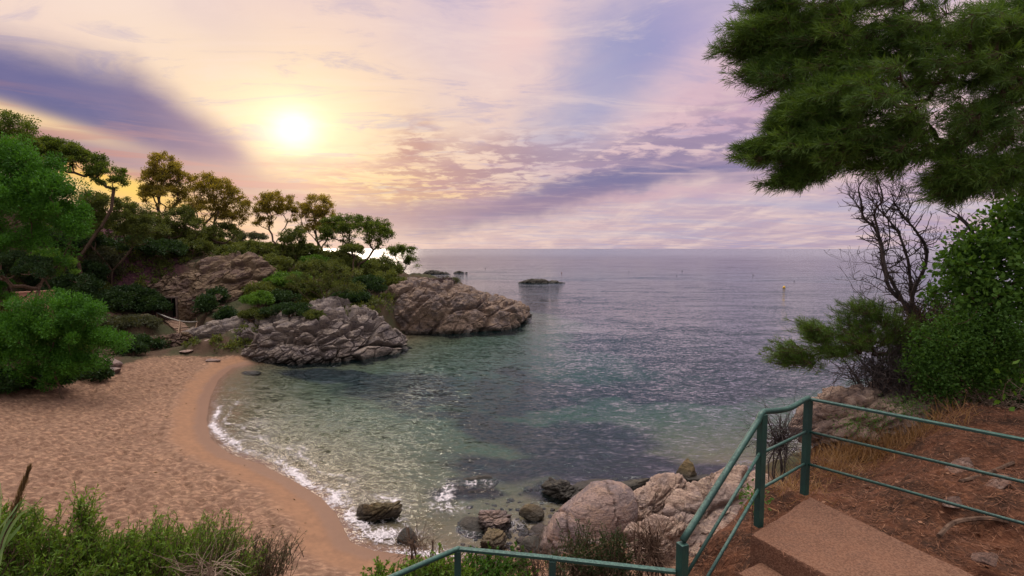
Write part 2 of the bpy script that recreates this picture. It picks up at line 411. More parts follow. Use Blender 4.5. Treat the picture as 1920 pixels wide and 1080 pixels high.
def polar(r, th):
    Rr, Th = np.meshgrid(r, th, indexing='ij'); x = (Rr * np.sin(Th)).ravel(); y = (Rr * np.cos(Th)).ravel()
    nr, nt_ = len(r), len(th); i = np.arange(nr - 1)[:, None] * nt_; j = np.arange(nt_ - 1)[None]
    F = np.stack([i + j, i + nt_ + j, i + nt_ + j + 1, i + j + 1], 2).reshape(-1, 4)
    return x, y, F[:, ::-1]
th = np.concatenate([np.linspace(-PI, R(-58), 60)[:-1], np.linspace(R(-58), R(58), 1000), np.linspace(R(58), PI, 60)[1:]])
r = np.concatenate([np.linspace(0.3, 2.6, 10)[:-1], np.geomspace(2.6, 15, 210)[:-1], np.linspace(15, 60, 430)[:-1], np.geomspace(60, 130, 150)[:-1], np.geomspace(130, 900, 30)])
x, y, F = polar(r, th)
z, d, h = ground(x, y)
SPX, SPY, SF = x, y, F
# flatten the ground under the concrete landing and steps
def weed_mask(x, y):
    m = np.zeros_like(x)
    for px, py, rx, ry in [(1060, 800, 5.5, 6.5), (960, 850, 4, 3.2), (1180, 870, 5, 3), (880, 905, 2.6, 1.2), (640, 692, 8, 2.2), (780, 700, 7, 7), (1130, 905, 5, 2.2), (1290, 885, 4, 2.2), (930, 760, 4, 5), (1000, 690, 4, 6)]:
        g = G(px, py); m = np.maximum(m, np.exp(-(((x - g[0]) / rx) ** 2 + ((y - g[1]) / ry) ** 2)))
    p = np.stack([x, y, np.zeros_like(x)], 1)
    dp = sstep(-sdist(x, y), 10, 19)
    for px, py, rx, ry in [(1240, 815, 6, 4.5), (1330, 850, 4, 3), (1150, 730, 9, 6), (1060, 640, 10, 8), (520, 720, 6, 6), (900, 640, 10, 6)]:
        g = G(px, py); dp = dp * (1 - 0.9 * np.exp(-(((x - g[0]) / rx) ** 2 + ((y - g[1]) / ry) ** 2)))
    m = np.maximum(m, dp * 0.75)
    return sstep(m + 0.42 * fbm(p * 0.22, 4, 77), 0.30, 0.66)
lx = (x - 2.9) * 0.0
WD = weed_mask(x, y) * (d < 0)
def terrain_mat():
    m, b = new_mat("ground", 0.95, 0.15)
    pos = position(); px, py, pz = sepxyz(pos)
    n1 = noise(pos, 0.35, 5, 0.6); n2 = noise(pos, 3.0, 5, 0.65); n3 = noise(pos, 22, 3, 0.6); n4 = noise(pos, 90, 2, 0.6)
    sand = mixc(n1.ramp(0.35, 0.65), (0.235, 0.138, 0.088, 1), (0.175, 0.104, 0.070, 1))
    sand = mixc(n2.ramp(0.42, 0.62) * 0.6, sand, (0.19, 0.10, 0.066, 1))
    sand = mixc(n3.ramp(0.35, 0.7) * 0.35, sand, (0.46, 0.28, 0.19, 1))
    dist = attr('shore')
    dent_shading = noise(mapping(pos, (0.75, 1.5, 0.0)), 3.6, 3, 0.55, 0.4)  # dent shading put into the sand colour, with some damp mottling
    sand = mixc(dent_shading.ramp(0.53, 0.44) * 0.62, sand, (0.125, 0.068, 0.045, 1))
    sand = mixc(dent_shading.ramp(0.56, 0.64) * 0.4, sand, (0.46, 0.27, 0.165, 1))
    # firm damp band between the swash line and the trampled sand
    damp = (dist + (n1 - 0.5) * 1.6).ramp(2.6, 1.7)
    dn = (dist + (n2 - 0.5) * 0.6)
    sand = mixc(damp, sand, mixc(n2.ramp(0.3, 0.7), (0.27, 0.145, 0.085, 1), (0.21, 0.115, 0.07, 1)))
    wr = X.m('ABSOLUTE', dist + (n2 - 0.5) * 0.5 - 2.7)
    sand = mixc(wr.ramp(0.28, 0.02) * n3.ramp(0.45, 0.6) * 0.6, sand, (0.10, 0.06, 0.04, 1))
    wet = (dist + (n1 - 0.5) * 0.9).ramp(1.3, 0.7)
    sand = mixc(wet * 0.8, sand, (0.17, 0.095, 0.065, 1))
    soil = mixc(n2.ramp(0.35, 0.65), (0.12, 0.048, 0.026, 1), (0.045, 0.023, 0.015, 1))
    soil = mixc(n3.ramp(0.5, 0.72) * 0.5, soil, (0.26, 0.115, 0.06, 1))
    farsoil = mixc(n1.ramp(0.35, 0.65), (0.075, 0.045, 0.03, 1), (0.05, 0.05, 0.025, 1))
    farsoil = mixc(attr('heath'), farsoil, mixc(n2.ramp(0.4, 0.6), (0.11, 0.045, 0.055, 1), (0.05, 0.022, 0.03, 1)))
    rr = X.m('SQRT', px * px + py * py)
    soil = mixc(rr.ramp(12, 30), soil, farsoil)
    col = mixc((attr('soil') + (n2 - 0.5) * 0.5).ramp(0.3, 0.6), sand, soil)
    bed = mixc(n2.ramp(0.3, 0.7), (0.18, 0.125, 0.075, 1), (0.12, 0.092, 0.058, 1))
    bed = mixc(attr('weed'), bed, mixc(n3.ramp(0.4, 0.6), (0.035, 0.022, 0.03, 1), (0.012, 0.012, 0.016, 1)))
    col = mixc((dist + (n1 - 0.5) * 0.5).ramp(0.1, -0.8), col, bed)
    fp = noise(mapping(pos, (1, 1, 0.0)), 5.0, 4, 0.6, 0.6)
    vv = voro(mapping(pos, (1, 1, 0.0)), 2.4, 'SMOOTH_F1')
    hgt = (fp * 0.14 + vv * 0.09) * dist.ramp(2.6, 4.0) + n3 * 0.012 + n4 * 0.004
    rg = wet.ramp(0, 1, 0.95, 0.5)
    setc(b, col, bump(hgt, 1.0, 1.0), rg)
    return m
heath = np.zeros_like(x)
for px, py, dd_, rr_ in [(250, 510, 72, 7), (210, 490, 72, 6), (310, 545, 68, 3.5), (280, 560, 67, 5), (470, 430, 88, 8)]:
    g = P(px, py, dd_); heath = np.maximum(heath, np.exp(-(((x - g[0]) / rr_) ** 2 + ((y - g[1]) / rr_) ** 2)))
def under_landing(x, y, z):
    """sink the soil below the concrete treads so that no earth pokes through them"""
    for (cx, cy, rad, top) in [(3.0, 3.6, 1.55, 9.46), (2.3, 2.7, 1.0, 9.2), (1.2, 2.6, 1.0, 8.7), (0.2, 3.1, 1.1, 8.4), (-0.8, 3.1, 0.9, 8.3)]:
        w = sstep(-np.hypot(x - cx, y - cy), -rad, -rad * 0.85)
        z = np.where(z > top, z + (top - z) * w, z)
    for (a, b, za, zb) in [((-37.8, 57.6), (-39.56, 61.6), 0.6, 2.2), ((-39.6, 61.6), (-43.2, 64.9), 2.2, 3.0)]:
        ex, ey = b[0] - a[0], b[1] - a[1]; t = np.clip(((x - a[0]) * ex + (y - a[1]) * ey) / (ex * ex + ey * ey), 0, 1)
        dd = np.hypot(x - a[0] - t * ex, y - a[1] - t * ey); top = za + (zb - za) * t - 0.12; w = 1 - sstep(dd, 1.2, 2.4); z = np.where(z > top, z + (top - z) * w, z)
    return z
TERR = mesh('ground', np.stack([x, y, under_landing(x, y, z)], 1), F, terrain_mat(), True,
            {'shore': d, 'soil': sstep(h, 0.05, 0.7) * (d > 0), 'weed': WD, 'heath': sstep(heath, 0.2, 0.7)})
struct(TERR, 'orange sand beach, soil slopes and sea bed of the cove')

# ------------------------------------------------------------ sea
WAVE = 1.0
def water_mat():
    m = bpy.data.materials.new("sea_water"); m.use_nodes = True; X.nt = nt = m.node_tree
    nt.nodes.remove(nt.nodes['Principled BSDF']); out = nt.nodes['Material Output']
    pos = position(); px, py, pz = sepxyz(pos)
    depth = attr('depth'); dist = attr('shore'); rr = X.m('SQRT', px * px + py * py)
    def slope(sc, stretch, rot, detail, amp):
        c = noise(mapping(pos, (stretch, 1.0, 0), (0, 0, R(rot))), sc, detail, 0.6, 0.5, 'Color')
        v = nt.nodes.new('ShaderNodeVectorMath'); v.operation = 'SUBTRACT'; nt.links.new(c.s, v.inputs[0]); v.inputs[1].default_value = (0.5, 0.5, 0.5)
        w = nt.nodes.new('ShaderNodeVectorMath'); w.operation = 'SCALE'; nt.links.new(v.outputs[0], w.inputs[0])
        if isinstance(amp, X): nt.links.new(amp.s, w.inputs['Scale'])
        else: w.inputs['Scale'].default_value = amp
        return X(w.outputs[0])
    def vadd(*vs):
        r_ = vs[0]
        for q in vs[1:]:
            n = nt.nodes.new('ShaderNodeVectorMath'); n.operation = 'ADD'; nt.links.new(r_.s, n.inputs[0]); nt.links.new(q.s, n.inputs[1]); r_ = X(n.outputs[0])
        return r_
    calm = noise(mapping(pos, (0.35, 1.5, 0), (0, 0, R(8))), 0.03, 4, 0.6, 0.8).ramp(0.35, 0.65, 0.7, 1.15)
    sl_ = vadd(slope(0.8, 0.40, -14, 3, calm * WAVE * 0.32), slope(2.8, 0.42, 10, 4, calm * WAVE * 0.9), slope(7.0, 0.5, -20, 3, WAVE * 1.1), slope(16.0, 0.7, 20, 2, WAVE * 0.5),
               slope(0.22, 0.30, -5, 2, calm * rr.ramp(25, 90, 0.1, 0.55) * WAVE), slope(0.07, 0.25, 4, 2, calm * rr.ramp(60, 200, 0.0, 0.45) * WAVE), slope(0.02, 0.2, 3, 2, rr.ramp(150, 500, 0.0, 0.4) * WAVE))
    sx_, sy_, _z = sepxyz(sl_)
    nv = nt.nodes.new('ShaderNodeVectorMath'); nv.operation = 'NORMALIZE'; fs_ = rr.ramp(70, 500, 1.0, 0.7); nt.links.new(combine(sx_ * rr.ramp(70, 300, 0.85, 0.8) * fs_, sy_ * fs_, 1.0).s, nv.inputs[0])
    nrm = X(nv.outputs[0])
    fr = nt.nodes.new('ShaderNodeFresnel'); fr.inputs[0].default_value = 1.333; nt.links.new(nrm.s, fr.inputs['Normal'])
    gl = nt.nodes.new('ShaderNodeBsdfGlossy'); gl.inputs['Roughness'].default_value = 0.06; nt.links.new(nrm.s, gl.inputs['Normal'])
    gl.inputs['Color'].default_value = (0.84, 0.88, 0.95, 1)
    nt.links.new(rr.ramp(60, 1200, 0.05, 0.20).s, gl.inputs['Roughness'])
    tr = nt.nodes.new('ShaderNodeBsdfTransparent')
    tint = combine((depth * -0.62).exp(), (depth * -0.23).exp(), (depth * -0.22).exp()); nt.links.new(tint.s, tr.inputs[0])
    df = nt.nodes.new('ShaderNodeBsdfDiffuse')
    body = mixc(rr.ramp(50, 400), (0.004, 0.030, 0.036, 1), (0.014, 0.018, 0.040, 1))
    bfac = 1.0 - (depth * -0.16).exp()
    bb = mixc(bfac.clamp(), (0, 0, 0, 1), body); nt.links.new(bb.s, df.inputs[0])
    ad = nt.nodes.new('ShaderNodeAddShader'); nt.links.new(tr.outputs[0], ad.inputs[0]); nt.links.new(df.outputs[0], ad.inputs[1])
    mx = nt.nodes.new('ShaderNodeMixShader'); nt.links.new((X(fr.outputs[0])).clamp().s, mx.inputs[0])
    nt.links.new(ad.outputs[0], mx.inputs[1]); nt.links.new(gl.outputs[0], mx.inputs[2])
    # foam
    fn = noise(mapping(pos, (1, 1, 0)), 2.2, 6, 0.7, 1.2); fv = voro(mapping(pos, (1, 1, 0)), 5.0, 'DISTANCE_TO_EDGE')
    lace = X.m('MAXIMUM', fn.ramp(0.52, 0.64), fv.ramp(0.10, 0.02) * fn.ramp(0.42, 0.5))
    ff = (attr('foam') * 1.6 + (lace - 1.0)).clamp()
    fo = nt.nodes.new('ShaderNodeBsdfDiffuse'); fo.inputs[0].default_value = (0.66, 0.60, 0.62, 1)
    nt.links.new(bump(fn, 0.15, 1).s, fo.inputs['Normal'])
    m2 = nt.nodes.new('ShaderNodeMixShader'); nt.links.new(ff.s, m2.inputs[0]); nt.links.new(mx.outputs[0], m2.inputs[1]); nt.links.new(fo.outputs[0], m2.inputs[2])
    nt.links.new(m2.outputs[0], out.inputs[0])
    return m
th = np.concatenate([np.linspace(R(-150), R(-58), 20)[:-1], np.linspace(R(-58), R(58), 620), np.linspace(R(58), R(150), 20)[1:]])
r = np.concatenate([np.linspace(12, 60, 380)[:-1], np.geomspace(60, 300, 160)[:-1], np.geomspace(300, 30000, 50)])
x, y, F = polar(r, th)
zb, d, h = ground(x, y, False)
depth = np.maximum(-zb, 0)
p3 = np.stack([x, y, np.zeros_like(x)], 1)
wob = fbm(p3 * 0.35, 3, 61)
A0 = np.array(G(394, 785)[:2])
onbeach = sstep(x, -24.5, -21.5) * (1 - sstep(x, -5.5, -3.5)) * (1 - sstep(y, 38, 43))
dw = d + 0.5 * wob
brk_ = 0.62 + 0.45 * sstep(fbm(p3 * 0.55, 3, 66), -0.25, 0.3)
foam = onbeach * brk_ * (0.98 * np.exp(-((dw + 0.30) / 0.34) ** 2) + 0.55 * np.exp(-((dw + 1.5 + 0.8 * wob) / 0.16) ** 2) + 0.40 * sstep(wob, -0.2, 0.4) * np.exp(-((d + 2.2) / 1.2) ** 2))
for px, py, rx, ry, s_ in [(718, 1003, 1.3, 0.45, 1.1), (835, 925, 0.5, 1.4, 0.8), (835, 950, 0.9, 0.6, 0.7), (628, 935, 0.5, 1.1, 1.0), (785, 1040, 1.6, 0.5, 1.0), (895, 905, 0.8, 0.5, 0.6), (880, 1000, .5, .5, .35), (960, 985, .7, .5, .4), (1480, 660, 0.1, 0.1, 0)]:
    g = G(px, py); foam = np.maximum(foam, s_ * np.exp(-(((x - g[0]) / rx) ** 2 + ((y - g[1]) / ry) ** 2)))
# small swell rolling to the beach
zw = 0.05 * np.exp(-((dw + 1.0) / 0.5) ** 2) * onbeach + 0.035 * np.maximum(0, 1 - (dw + 3.2) ** 2 / 0.8) * onbeach + 0.02
SEA = mesh('sea', np.stack([x, y, zw], 1), F, water_mat(), True, {'depth': depth, 'shore': d, 'foam': foam})
struct(SEA, 'rippled sea, clear over the sand and weed of the cove')

# ------------------------------------------------------------ rocks
def rock_mat(name, c1, c2, stain, scale=1.0, dark=(0.02, 0.016, 0.016, 1), waterline=True, dip=35):
    m, b = new_mat(name, 0.85, 0.25)
    pos = position(); px, py, pz = sepxyz(pos)
    st = mapping(pos, (0.5 * scale, 0.5 * scale, 2.6 * scale), (0, R(dip), R(-20)))
    n1 = noise(pos, 0.5 * scale, 5, 0.62); n2 = noise(st, 1.6, 7, 0.68, 0.5); n3 = noise(pos, 9 * scale, 5, 0.7); n4 = noise(pos, 40 * scale, 3, 0.6)
    cr = voro(mapping(st, (0.75, 0.75, 0.55)), 1.0, 'DISTANCE_TO_EDGE')
    wv = noise(st, 3.0, 5, 0.7, 1.0)
    col = mixc(n1.ramp(0.42, 0.58), c1, c2)
    col = mixc(n2.ramp(0.50, 0.62) * 0.85, col, stain)
    col = mixc(n3.ramp(0.50, 0.62) * 0.6, col, dark)
    col = mixc(n4.ramp(0.50, 0.68) * 0.35, col, dark)
    col = mixc(wv.ramp(0.40, 0.32) * 0.85, col, dark)
    col = mixc(n2.ramp(0.46, 0.36) * n3.ramp(0.55, 0.40) * 0.35, col, (0.5, 0.4, 0.34, 1))
    if waterline:
        wl = (pz + (n1 - 0.5) * 0.8).ramp(0.75, 0.2)
        col = mixc(wl * 0.85, col, (0.022, 0.018, 0.014, 1))
        rg = wl.ramp(0, 1, 0.9, 0.45)
    else: rg = None
    hgt = n2 * 0.40 + wv * 0.18 + n3 * 0.10 + n4 * 0.025
    setc(b, col, bump(hgt, 0.5 / scale, 1.0), rg)
    return m
M_far = rock_mat("grey_brown_rock", (0.20, 0.135, 0.10, 1), (0.135, 0.10, 0.092, 1), (0.27, 0.185, 0.13, 1), 0.8)
M_near = rock_mat("grey_slab_rock", (0.17, 0.135, 0.125, 1), (0.23, 0.18, 0.15, 1), (0.10, 0.08, 0.085, 1), 1.0)
M_cliff = rock_mat("ochre_cliff_rock", (0.17, 0.11, 0.065, 1), (0.11, 0.065, 0.05, 1), (0.20, 0.14, 0.09, 1), 1.0, waterline=False)
M_pink = rock_mat("pink_granite", (0.37, 0.25, 0.19, 1), (0.25, 0.18, 0.155, 1), (0.46, 0.33, 0.25, 1), 1.6, (0.12, 0.085, 0.08, 1), waterline=False)
M_pale = rock_mat("pale_boulder_rock", (0.29, 0.195, 0.165, 1), (0.21, 0.155, 0.15, 1), (0.34, 0.225, 0.17, 1), 1.2, (0.10, 0.08, 0.08, 1))
M_dirtstone = rock_mat("earthy_pink_stone", (0.20, 0.115, 0.085, 1), (0.15, 0.085, 0.065, 1), (0.25, 0.15, 0.11, 1), 4.0, waterline=False)
M_mossy = rock_mat("mossy_brown_rock", (0.19, 0.13, 0.065, 1), (0.13, 0.10, 0.05, 1), (0.24, 0.17, 0.09, 1), 2.0)
M_dark = rock_mat("dark_wet_rock", (0.085, 0.075, 0.06, 1), (0.06, 0.055, 0.05, 1), (0.12, 0.10, 0.075, 1), 2.0)

def rotm(ax, deg):
    a = R(deg); c, s = math.cos(a), math.sin(a)
    return np.array({'x': [[1, 0, 0], [0, c, -s], [0, s, c]], 'y': [[c, 0, s], [0, 1, 0], [-s, 0, c]], 'z': [[c, -s, 0], [s, c, 0], [0, 0, 1]]}[ax])
def crag(V, N, seed, sizes, amps, dip=35, grooves=1.0, aniso=(1, 1, 2.2)):
    """break a surface into jointed blocks: every Worley cell gets its own offset, with a groove along the joints"""
    Q = (V @ rotm('z', 20).T) @ rotm('y', dip).T * np.array(aniso)
    Q = Q + 0.5 * np.stack([fbm(V * 0.5, 3, seed + i) for i in range(3)], 1)
    for sz, am in zip(sizes, amps):
        f1, f2, cid = worley(Q / sz, seed)
        g = 1 - sstep(f2 - f1, 0.0, 0.16)
        V = V + N * ((cid - 0.5) * am * sstep(f2 - f1, 0.0, 0.22) - g * am * 1.15 * grooves)[:, None]; seed += 5
    V = V + N * (fbm(V * 1.3, 4, seed) * sizes[0] * 0.05)[:, None]
    return V
def normals(V, F):
    n = np.zeros_like(V); a = np.cross(V[F[:, 2]] - V[F[:, 0]], V[F[:, -1]] - V[F[:, 1]] if F.shape[1] == 4 else V[F[:, 1]] - V[F[:, 0]])
    if F.shape[1] == 3: a = -a
    for k in range(F.shape[1]): np.add.at(n, F[:, k], a)
    return n / (np.linalg.norm(n, axis=1)[:, None] + 1e-9)
def spline(pts, n):
    pts = np.asarray(pts, float); t = np.linspace(0, len(pts) - 1, n); i = np.clip(t.astype(int), 0, len(pts) - 2); f = (t - i)[:, None]
    p0 = pts[np.maximum(i - 1, 0)]; p1 = pts[i]; p2 = pts[i + 1]; p3 = pts[np.minimum(i + 2, len(pts) - 1)]
    return 0.5 * ((2 * p1) + (-p0 + p2) * f + (2 * p0 - 5 * p1 + 4 * p2 - p3) * f ** 2 + (-p0 + 3 * p1 - 3 * p2 + p3) * f ** 3)
def loft(name, stations, mat, label, cat, nu=420, nv=260, seed=1, sizes=(3, 1.1), amps=(0.9, 0.25), dip=35, ex=0.62, base=-1.6, group=None, grooves=1.0, aniso=(1, 1, 2.2)):
    """rock mass along an axis; each station: x, y, half width, top height"""
    st = spline(stations, nu); ax = st[:, :2]; hw = np.maximum(st[:, 2], 0.05); hh = st[:, 3]
    t = np.gradient(ax, axis=0); t /= np.linalg.norm(t, axis=1)[:, None]; sd_ = np.stack([t[:, 1], -t[:, 0]], 1)
    ph = np.linspace(0, PI, nv); c = np.sign(np.cos(ph)) * np.abs(np.cos(ph)) ** ex; s = np.sin(ph) ** 0.75
    X_ = ax[:, None, 0] + sd_[:, None, 0] * hw[:, None] * c[None]; Y_ = ax[:, None, 1] + sd_[:, None, 1] * hw[:, None] * c[None]
    Z_ = base + (hh[:, None] - base) * s[None]
    V = np.stack([X_, Y_, Z_], 2).reshape(-1, 3)
    i = np.arange(nu - 1)[:, None] * nv; j = np.arange(nv - 1)[None]
    F = np.stack([i + j, i + nv + j, i + nv + j + 1, i + j + 1], 2).reshape(-1, 4)
    N = normals(V, F)
    if N[len(N) // 2][2] < 0: F = F[:, ::-1]; N = -N
    V = V + N * (fbm(V * 0.22, 3, seed + 50) * sizes[0] * 0.16)[:, None]
    V = crag(V, N, seed, sizes, amps, dip, grooves, aniso)
    o = mesh(name, V, F, mat, False)
    return tag(o, label, cat, group)
def ico(sub):
    import bmesh
    bm = bmesh.new(); bmesh.ops.create_icosphere(bm, subdivisions=sub, radius=1)
    V = np.array([v.co[:] for v in bm.verts]); F = np.array([[v.index for v in f.verts] for f in bm.faces]); bm.free(); return V, F
ICO = {k: ico(k) for k in (3, 5, 6)}
def boulder(name, loc, size, mat, label, seed, rot=(0, 0, 0), cuts=9, sub=5, detail=0.05, cracks=0.05, cat='boulder', group=None, cutd=(0.46, 0.86), parent=None, strat=0.0, dip=30, split=None):
    rs = np.random.RandomState(seed); V, F = ICO[sub]; V = V.copy()
    for k in range(cuts):
        n = rs.normal(size=3); n /= np.linalg.norm(n); c = rs.uniform(*cutd); e = V @ n - c
        V = V - n * (np.maximum(e, 0) * 0.93)[:, None]
    N = V / np.linalg.norm(V, axis=1)[:, None]
    V = V + N * (fbm(V * 1.2 + seed, 3, seed) * 0.06)[:, None]
    V = V * np.array(size) * 1.12
    sc = float(np.mean(size))
    f1, f2, cid = worley((V @ rotm('y', 30).T) * np.array([1, 1, 1.7]) / (sc * 0.8) + seed, seed)
    V = V + N * (((cid - 0.5) * sstep(f2 - f1, 0, 0.1) - (1 - sstep(f2 - f1, 0, 0.06)) * 1.0) * cracks * sc)[:, None]
    V = V + N * (fbm(V / sc * 4, 4, seed + 3) * detail * sc)[:, None]
    if split is not None:
        for sx_, k_, w_ in split: e_ = V[:, 0] / size[0] - sx_ - k_ * V[:, 2] / size[2] + 0.10 * fbm(V * 2.0, 3, seed + 9); V = V - N * (0.13 * sc * np.exp(-(e_ / w_) ** 2))[:, None]
    if strat: V = crag(V, N, seed + 7, (sc * 1.1, sc * 0.42), (strat * sc, strat * 0.45 * sc), dip, 1.0, (0.8, 1.0, 3.2))
    V = V @ (rotm('z', rot[2]) @ rotm('y', rot[1]) @ rotm('x', rot[0])).T
    o = mesh(name, V, F, mat, sub >= 5, None, parent); o.location = loc
    return tag(o, label, cat, group)

loft('rock_headland', [(-27, 79, 7, 5.5), (-21, 79.5, 9.5, 6.8), (-14, 81.5, 11.3, 7.0), (-9, 83.5, 11.8, 6.2), (-5.2, 86.5, 9.8, 4.6), (-2.0, 89.5, 6.8, 2.7), (0.6, 92, 3.6, 0.9), (2.6, 94, 0.6, -0.8)], M_far,
     'rounded brown whaleback rock headland reaching out to sea beyond the pine grove', 'rock', seed=3, sizes=(8.5, 3.0), amps=(0.8, 0.20), dip=50, nu=520, nv=300)
loft('rock_outcrop', [(-39, 61.5, 3, 2.2), (-34, 60, 4.5, 3.2), (-29, 59.5, 5.6, 3.9), (-24, 60.3, 7.4, 4.9), (-19.8, 61.8, 7.8, 4.9), (-16.2, 63, 5.8, 3.2), (-13.2, 64.6, 1.8, 0.6)], M_near,
     'low grey cracked rock slabs between the beach and the cove water', 'rock', seed=11, sizes=(5.2, 1.9), amps=(1.2, 0.34), dip=28, nu=520, nv=300)
loft('rock_ledge', [(-36.5, 58.0, 1.2, 0.9), (-32, 56.6, 2.2, 1.5), (-27.5, 55.6, 2.4, 1.5), (-23, 55, 2.6, 1.7), (-19.5, 55.4, 2.3, 1.3), (-16.6, 57.8, 1.4, 0.4)], M_near,
     'striped dark rock ledge sloping into the water at the far end of the beach', 'rock', seed=17, sizes=(2.0, 0.7), amps=(0.55, 0.16), dip=28, nu=400, nv=160)
loft('ochre_outcrop', [(-50, 76, 3, 9.5), (-46, 74.5, 4.6, 9.6), (-42, 74, 6.5, 10.6), (-38, 76, 7.5, 10.8), (-35.5, 78, 6.8, 8.6), (-32, 80, 5.0, 7.0)], M_cliff,
     'ochre rock face with steps of broken stone above the dark doorway', 'rock', seed=23, sizes=(4.5, 1.4), amps=(1.0, 0.2), dip=40, grooves=0.5, nu=360, nv=240, base=-0.5, ex=0.8)
# islets out at sea
def islet(px0, px1, pyw, h, seed, label, depth_w=0.35):
    a = G(px0, pyw); b = G(px1, pyw); n = 7; st = []
    rs = np.random.RandomState(seed)
    for i in range(n):
        t = i / (n - 1); e = math.sin(PI * min(1, max(0, t ** 0.75))) 
        st.append((a[0] + (b[0] - a[0]) * t, a[1] + (b[1] - a[1]) * t, abs(b[0] - a[0]) * depth_w * 0.5 * (0.05 + e), h * (e ** 1.3 * rs.uniform(0.55, 1.0)) - 0.25))
    return loft('sea_rock', st, M_dark, label, 'rock', nu=160, nv=60, seed=seed, sizes=(3.5, 1.2), amps=(0.5, 0.15), base=-1.0, group='rocks out at sea')
islet(788, 858, 514, 2.3, 4, 'low dark islet farthest out behind the small pine')
islet(848, 890, 512, 1.5, 6, 'smallest dark islet beside the long one, at its right end')
islet(968, 1066, 530.5, 2.6, 9, 'dark peaked islet alone in open water right of the headland')

# boulders at the water's edge below the viewer
def at(px, py, z=0.0): g = G(px, py, z); return [float(g[0]), float(g[1]), z]
GB = 'boulders along the near shore'
def bl(px, py, z, size, mat, label, seed, **k):
    p = at(px, py, z); return boulder('boulder', p, size, mat, label, seed, group=GB, **k)
bl(706, 962, 0.15, (1.12, 0.72, 0.55), M_mossy, 'mossy brown boulder alone in the shallows where the sand ends', 31, rot=(0, -6, 24), cuts=12, cracks=0.05, sub=6, strat=0.16, dip=20)
bl(1098, 985, 0.7, (2.15, 1.25, 1.25), M_pale, 'biggest smooth pale boulder, a vertical crack near its left end', 44, rot=(0, -28, 12), cuts=6, sub=6, detail=0.035, cracks=0.03, cutd=(0.72, 0.92), split=[(-0.5, 0.25, 0.03), (-0.62, -0.15, 0.02), (0.45, 0.3, 0.012)])
bl(1222, 945, 0.9, (1.7, 1.1, 0.75), M_pink, 'pink furrowed boulder right behind the biggest pale boulder', 52, rot=(8, -24, 20), cuts=10, sub=6, cracks=0.07, strat=0.16, dip=8)
bl(1330, 955, 1.6, (2.9, 1.4, 0.8), M_pink, 'long pink slab rising to the right behind the sloping handrail', 58, rot=(10, -22, 32), cuts=12, sub=6, cracks=0.07, strat=0.16, dip=8)
bl(1250, 1000, 1.3, (1.7, 1.0, 0.7), M_pink, 'pink broken boulder low beside the dirt bank', 61, rot=(5, -18, 28), cuts=11, sub=6, cracks=0.08, strat=0.16, dip=8)
bl(1182, 1000, 0.9, (0.42, 0.4, 0.38), M_pink, 'small pale block wedged between the two largest boulders', 63, rot=(20, 10, 0), cuts=12)
bl(925, 975, 0.2, (0.75, 0.75, 0.62), M_pale, 'grey brown boulder with a flat top, behind the olive cube boulder', 71, rot=(0, 10, -20), cuts=11, sub=6, strat=0.14)
bl(926, 1012, 0.25, (0.72, 0.6, 0.5), M_mossy, 'olive brown angular boulder just beyond the lower rail', 74, rot=(10, 5, 15), cuts=14, strat=0.12)
bl(996, 964, 0.12, (0.52, 0.42, 0.36), M_mossy, 'small round mossy stone left of the biggest boulder', 77, rot=(0, 0, 10))
bl(1060, 925, 0.1, (1.15, 0.95, 0.75), M_dark, 'dark brown boulder half awash behind the biggest pale boulder', 81, rot=(0, 12, 0), cuts=11, sub=6, strat=0.2)
bl(1120, 922, -0.1, (1.5, 0.9, 0.45), M_dark, 'low dark flat rock awash beside the dark brown boulder', 83, rot=(0, -4, 10), cuts=10)
bl(1175, 915, 0.25, (1.2, 0.6, 0.4), M_dark, 'thin dark ledge rock behind the pink furrowed boulder', 85, rot=(0, -10, 15))
bl(1282, 898, 0.0, (0.55, 0.4, 1.0), M_mossy, 'upright ochre pointed rock standing in the water', 87, rot=(0, 18, 0), cuts=12)
bl(1325, 905, -0.1, (1.3, 0.8, 0.4), M_dark, 'dark awash rock beside the upright pointed rock', 89, rot=(0, 8, 0))
bl(885, 905, -0.22, (1.3, 0.65, 0.34), M_dark, 'dark flat rock alone in the water with foam around it', 91, rot=(0, 0, 8), cuts=8)
bl(768, 1010, 0.05, (0.45, 0.45, 0.4), M_dark, 'dark little rock at the end of the foam line', 93)
bl(1020, 1000, -0.1, (0.6, 0.5, 0.3), M_pale, 'flat pale stone in wet sand left of the biggest boulder', 95)
bl(1000, 1028, 0.15, (0.5, 0.5, 0.35), M_dark, 'dark round stone touching the foot of the biggest boulder', 97)
bl(895, 988, -0.15, (0.8, 0.8, 0.3), M_dark, 'purple dark rock under water left of the grey brown boulder', 98)
